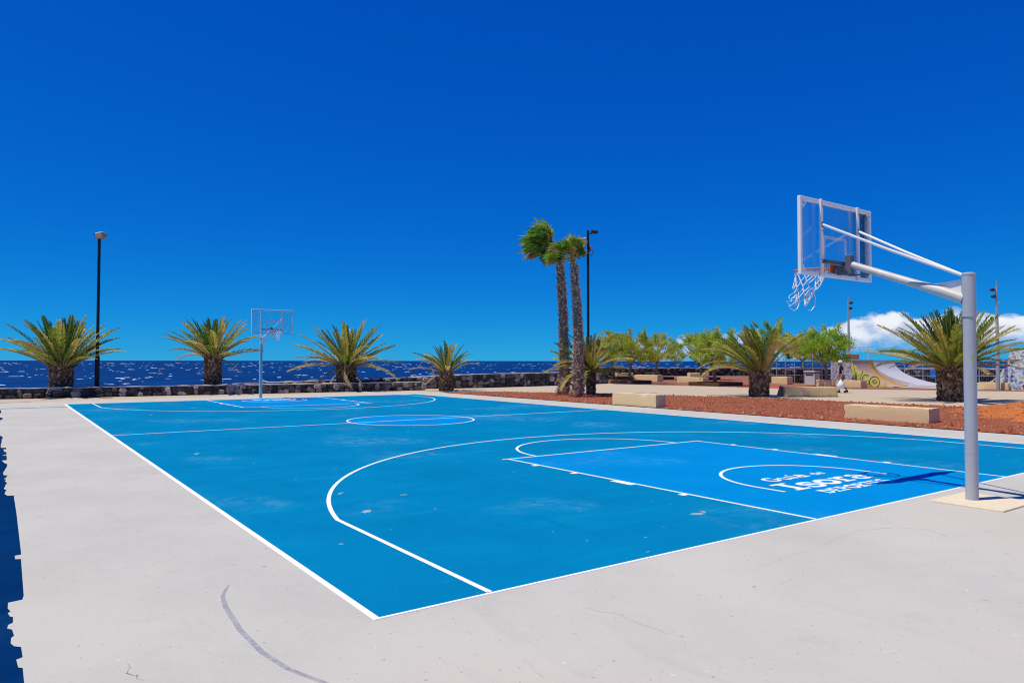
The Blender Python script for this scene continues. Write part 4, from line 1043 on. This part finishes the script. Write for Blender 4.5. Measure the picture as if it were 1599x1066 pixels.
# ================================================================== SKATEPARK
def qprof(y0, y1, h, n=16):
    """quarter-pipe curve from the low end (y0) up to the high end (y1), heights 0..h"""
    return [(y0 + (y1 - y0) * sin(pi / 2 * k / n), h * (1 - cos(pi / 2 * k / n))) for k in range(n + 1)]
def ramp(name, x0, x1, ylow, yhigh, yback, h, label, m_surf, m_side, m_edge, lip=.05):
    root = empty(name, (x0, ylow, 0)); tag(root, label, 'skate ramp', 'skate ramps'); P = [(y - ylow, z + lip) for y, z in qprof(ylow, yhigh, h)]; w = x1 - x0; yb = yback - ylow; mb = MB()
    sf = MB()
    for y, z in P: sf.v += [(0, y, z), (w, y, z)]
    for i in range(len(P) - 1): sf.f.append((2 * i, 2 * i + 1, 2 * i + 3, 2 * i + 2))
    sf.build('riding_surface', M[m_surf], root, True)
    for x, s in ((0, -1), (w, 1)):
        sd = MB(); n = len(P)
        for y, z in P: sd.v += [(x + s * .004, y, 0), (x + s * .004, y, z - .004)]
        for i in range(n - 1): sd.f.append((2 * i, 2 * i + 1, 2 * i + 3, 2 * i + 2))
        k = len(sd.v); sd.v += [(x + s * .004, yb, 0), (x + s * .004, yb, P[-1][1] - .004)]; sd.f.append((k - 2, k - 1, k + 1, k))
        sd.build('side_panel', M[m_side], root)
    if m_edge:
        for x in ((w - .12,) if m_edge != 'brown_wood' else (0, w - .1)):
            e = MB()
            for y, z in P: e.v += [(x, y, z + .012), (x + .55, y, z + .012), (x + .55, y, max(0, z - .25))]
            for i in range(len(P) - 1): e.f += [(3 * i, 3 * i + 1, 3 * i + 4, 3 * i + 3), (3 * i + 1, 3 * i + 2, 3 * i + 5, 3 * i + 4)]
            e.build('edge_band', M[m_edge], root, True)
    yh = P[-1][0]; hh = P[-1][1]
    c0, c1 = min(yh, yb), max(yh, yb)
    MB().box((w / 2, (c0 + c1) / 2, hh - .04), (w + .06, c1 - c0, .085)).build('platform', M['brown_wood'], root)
    MB().box((w / 2, yb, hh / 2), (w, .05, hh - .1)).build('back_panel', M[m_side], root)
    return root, w, yh, yb, hh
r, w, yh, yb, hh = ramp('skate_ramp', 44.75, 46.95, 19.0, 21.7, 23.2, 1.72, 'brown quarter pipe with orange edge and yellow graffiti on its side', 'ramp_brown', 'yellow_pale', 'orange')
MB().poly([(-.0085, yh + .02, .02), (-.0085, yb, .02), (-.0085, yb, hh - .1), (-.0085, yh + .02, hh - .1)]).build('graffiti_panel', M['scrawl'], r)
# yellow graffiti letters, flat spray on the side panel
def spray(strokes, mat, x, yf, zf, sy, sz, root, name='graffiti_letter'):
    mb = MB()
    for i, (pts, wd) in enumerate(strokes):
        sub = MB().ribbon([(yf + p[0] * sy, zf + p[1] * sz) for p in pts], wd, 0)
        n = len(mb.v); mb.v += [(x - .001 * i, v[0], v[1]) for v in sub.v]; mb.f += [tuple(n + q for q in f) for f in sub.f]
    mb.build(name, M[mat], root)
# letters run from the tall end (large y) to the low end, seen from -x: left is +y
V = [([(0, 1), (.35, 0), (.8, .75)], .34)]; G_ = [(arcp(.5, .5, .42, .42, 40, 330, 16), .27), ([(.9, .1), (.9, .45), (.6, .45)], .16)]; O_ = [(arcp(.5, .5, .40, .42, 0, 360, 20), .26)]
MB().poly([(-.0085, 2.75, .05), (-.0085, 2.75, 1.35), (-.0085, 2.35, 1.15), (-.0085, 1.9, .82), (-.0085, 1.4, .48), (-.0085, .8, .22), (-.0085, .3, .10), (-.0085, .2, .04)]).build('graffiti_fill', M['yellow_pale'], r)
spray(V, 'yellow', -.010, 2.62, .10, -.80, 1.30, r); spray(G_, 'yellow', -.012, 2.08, .08, -.62, .78, r); spray(O_, 'yellow', -.014, 1.50, .06, -.58, .56, r)
spray([([(0, 1), (.5, .0), (1, .7)], .14), ([(.1, .3), (.9, .2)], .1)], 'yellow', -.016, .98, .03, -.55, .30, r)
ink = [([(a[0] * 1.0, a[1]) for a in q], .035) for q, _ in V]
spray(ink, 'ink', -.020, 2.62, .10, -.80, 1.30, r, 'graffiti_outline'); spray([(arcp(.5, .5, .42, .42, 40, 330, 16), .03)], 'ink', -.022, 2.08, .08, -.62, .78, r, 'graffiti_outline')
spray([(arcp(.5, .5, .19, .2, 0, 360, 12), .04), (arcp(.5, .5, .58, .62, 0, 360, 18), .03)], 'ink', -.024, 1.50, .06, -.58, .56, r, 'graffiti_outline')
rl = MB()
rl.tube([(0.02, yb - .1, hh), (0.02, yb - .1, hh + .95)], .03, 6); rl.tube([(w, yb - .1, hh), (w, yb - .1, hh + .95)], .035, 6); rl.tube([(0, yb - .1, hh + .95), (w, yb - .1, hh + .95)], .03, 6); rl.tube([(0.0, yb - .1, hh + .48), (w, yb - .1, hh + .48)], .02, 6); rl.tube([(w, yh + .1, hh), (w, yh + .1, hh + .95)], .03, 6); rl.tube([(w, yh + .1, hh + .95), (w, yb - .1, hh + .95)], .03, 6)
rl.build('railing', M['ramp_white'], r)
MB().box((w / 2, yh + .7, hh + .22), (w * .9, .06, .34)).build('kick_board', M['brown_wood'], r)
ramp('skate_ramp', 47.6, 50.5, 17.2, 21.8, 23.0, 1.72, 'pale quarter pipe curving down behind the orange edged one', 'ramp_white', 'ramp_white', None)
ramp('skate_ramp', 46.0, 50.0, 15.3, 12.9, 6.5, 2.45, 'mosaic patterned ramp side at the right edge of the picture', 'ramp_white', 'mosaic', 'brown_wood')
tag(MB().cbox((49.5, 17.6, .11), (7.0, 2.2, .18), .02).cbox((49.0, 16.2, .045), (6.0, .9, .05), .01).build('skate_deck', M['ramp_white']), 'low white skate deck at the foot of the pale ramp', 'skate deck')
o = empty('skate_box', (45.3, 25.0, 0)); tag(o, 'pale concrete box with dark slot left of the green tamarisk', 'box')
MB().cbox((0, 0, .42), (.7, .8, .84), .02).build('body', M['slab'], o); MB().box((-.02, -.0, .96), (.76, .86, .10)).build('lid', M['slab'], o); MB().box((-.355, 0, .72), (.02, .6, .10)).build('slot', M['ink'], o)
# wire fence
def fence(name, a, b, H, n, label):
    root = empty(name, (a[0], a[1], 0)); tag(root, label, 'fence', 'wire fences'); d = Vector((b[0] - a[0], b[1] - a[1], 0))
    for i in range(n + 1): MB().tube([d * (i / n), d * (i / n) + Vector((0, 0, H))], .030, 6).build('post', M['mast'], root)
    for z in (.35 * H, .66 * H, H - .02): MB().tube([Vector((0, 0, z)), d + Vector((0, 0, z))], .018, 5).build('rail', M['mast'], root)
    wm = MB(); k = int(d.length / .16)
    for i in range(1, k):
        p = d * (i / k); wm.tube([p + Vector((0, 0, .02)), p + Vector((0, 0, H - .04))], .0035, 3, False)
    tag(wm.build('wire_mesh', M['mast'], root), kind='stuff')
fence('wire_fence', (44.9, 28.4), (48.9, 25.7), 1.8, 7, 'grey wire fence with posts below the pale tamarisk')
fence('wire_fence', (52.2, 21.9), (57, 17.6), 1.8, 5, 'grey wire fence right of the pale ramp')
o = empty('blue_board', (54.6, 20.8, 0)); tag(o, 'small blue board behind the broad palm trunk', 'board')
MB().cbox((0, 0, .75), (.5, .6, .62), .02, Euler((0, 0, -.6)).to_matrix()).build('panel', M['blue_board'], o); MB().tube([(0, 0, 0), (0, 0, .45)], .03, 6).build('post', M['mast'], o)

# ================================================================== PERSON
def person(x, y, rz):
    root = empty('person', (x, y, 0), rz); tag(root, 'person in black shirt, khaki shorts and white cap walking with a white bag', 'person')
    # local: walking towards +y, right side +x
    J = {'pel': (0, 0, .90, .135), 'wst': (0, .01, 1.05, .125), 'chs': (0, .02, 1.25, .150), 'nek': (0, .03, 1.42, .058), 'hd0': (0, .045, 1.50, .078), 'hd1': (0, .055, 1.60, .095), 'hd2': (0, .05, 1.68, .07),
         'hl': (-.10, 0, .86, .095), 'kl': (-.11, .16, .49, .060), 'al': (-.11, .12, .10, .040), 'tl': (-.12, .27, .035, .036),
         'hr': (.10, 0, .86, .095), 'kr': (.10, -.02, .47, .060), 'ar': (.10, -.26, .13, .040), 'tr': (.10, -.13, .040, .036),
         'sl': (-.17, .02, 1.36, .068), 'el': (-.25, -.06, 1.09, .045), 'wl': (-.26, .02, .86, .032), 'fl': (-.26, .05, .77, .038),
         'sr': (.17, .02, 1.36, .068), 'er': (.25, -.02, 1.09, .045), 'wr': (.25, .16, .90, .032), 'fr': (.24, .21, .83, .038)}
    E = [('pel', 'wst'), ('wst', 'chs'), ('chs', 'nek'), ('nek', 'hd0'), ('hd0', 'hd1'), ('hd1', 'hd2'), ('pel', 'hl'), ('hl', 'kl'), ('kl', 'al'), ('al', 'tl'), ('pel', 'hr'), ('hr', 'kr'), ('kr', 'ar'), ('ar', 'tr'),
         ('chs', 'sl'), ('sl', 'el'), ('el', 'wl'), ('wl', 'fl'), ('chs', 'sr'), ('sr', 'er'), ('er', 'wr'), ('wr', 'fr')]
    def skin(name, names, mat, grow=0.0, root_n=None):
        names = list(names); me = bpy.data.meshes.new(name); ix = {n: i for i, n in enumerate(names)}
        me.from_pydata([J[n][:3] for n in names], [(ix[a], ix[b]) for a, b in E if a in ix and b in ix], []); me.materials.append(M[mat]); o = link(name, me, root)
        o.modifiers.new('skin', 'SKIN'); sv = me.skin_vertices[0].data
        for n in names:
            r = J[n][3] + grow; sv[ix[n]].radius = (r, r * (.78 if n in ('chs', 'wst', 'pel') else 1)); sv[ix[n]].use_root = (n == (root_n or names[0]))
        sb = o.modifiers.new('sub', 'SUBSURF'); sb.levels = 2; sb.render_levels = 2
        for p in me.polygons: p.use_smooth = True
        return o
    skin('body', J.keys(), 'skin')
    J['sl2'] = (-.225, -.035, 1.20, .062); J['sr2'] = (.225, 0, 1.20, .062); E.extend([('sl', 'sl2'), ('sr', 'sr2')])
    skin('shirt', ('pel', 'wst', 'chs', 'sl', 'sr', 'sl2', 'sr2'), 'shirt', .022)
    J['kl2'] = (-.107, .12, .60, .085); J['kr2'] = (.10, -.01, .60, .085); E.extend([('hl', 'kl2'), ('hr', 'kr2')])
    skin('shorts', ('pel', 'hl', 'kl2', 'hr', 'kr2'), 'shorts', .018)
    cp = MB().lathe([(.112, 1.60), (.116, 1.64), (.10, 1.70), (.06, 1.735), (.01, 1.745)], (0, .05, 0), 14).build('cap', M['cap'], root, True)
    MB().box((0, .19, 1.61), (.15, .11, .015), Euler((-.15, 0, 0)).to_matrix()).build('brim', M['cap'], cp)
    for a, t in (('al', 'tl'), ('ar', 'tr')):
        p, q = Vector(J[a][:3]), Vector(J[t][:3]); MB().tube([p + Vector((0, -.05, -.05)), p.lerp(q, .4) + Vector((0, 0, -.015)), q + Vector((0, .04, 0))], [.052, .056, .030], 8).build('shoe', M['shoe'], root, True)
    f = Vector(J['fl'][:3])
    for k in range(4):
        MB().tube([f + Vector((-.012, -.03 + .02 * k, -.01)), f + Vector((-.03, -.03 + .02 * k, -.05)), f + Vector((.0, -.03 + .02 * k, -.075))], .010, 5).build('finger', M['skin'], root)
    return root
PX, PY, PRZ = 34.75, 16.75, .55
person(PX, PY, PRZ)
R = random.Random(77)
bag = empty('carrier_bag', (PX + cos(PRZ) * -.27 - sin(PRZ) * .05, PY + sin(PRZ) * -.27 + cos(PRZ) * .05, 0)); tag(bag, 'bulging white plastic bag carried by the walking person', 'bag')
MB().lathe([(.02, .20), (.13, .21), (.19, .30), (.20, .42), (.15, .55), (.07, .64), (.04, .70)], n=14, wob=lambda i, k: R.uniform(-.10, .10)).build('sack', M['bag'], bag, True)
MB().tube([(-.05, 0, .66), (-.02, 0, .76), (.02, 0, .76), (.05, 0, .66)], .012, 5).build('handle', M['bag'], bag)
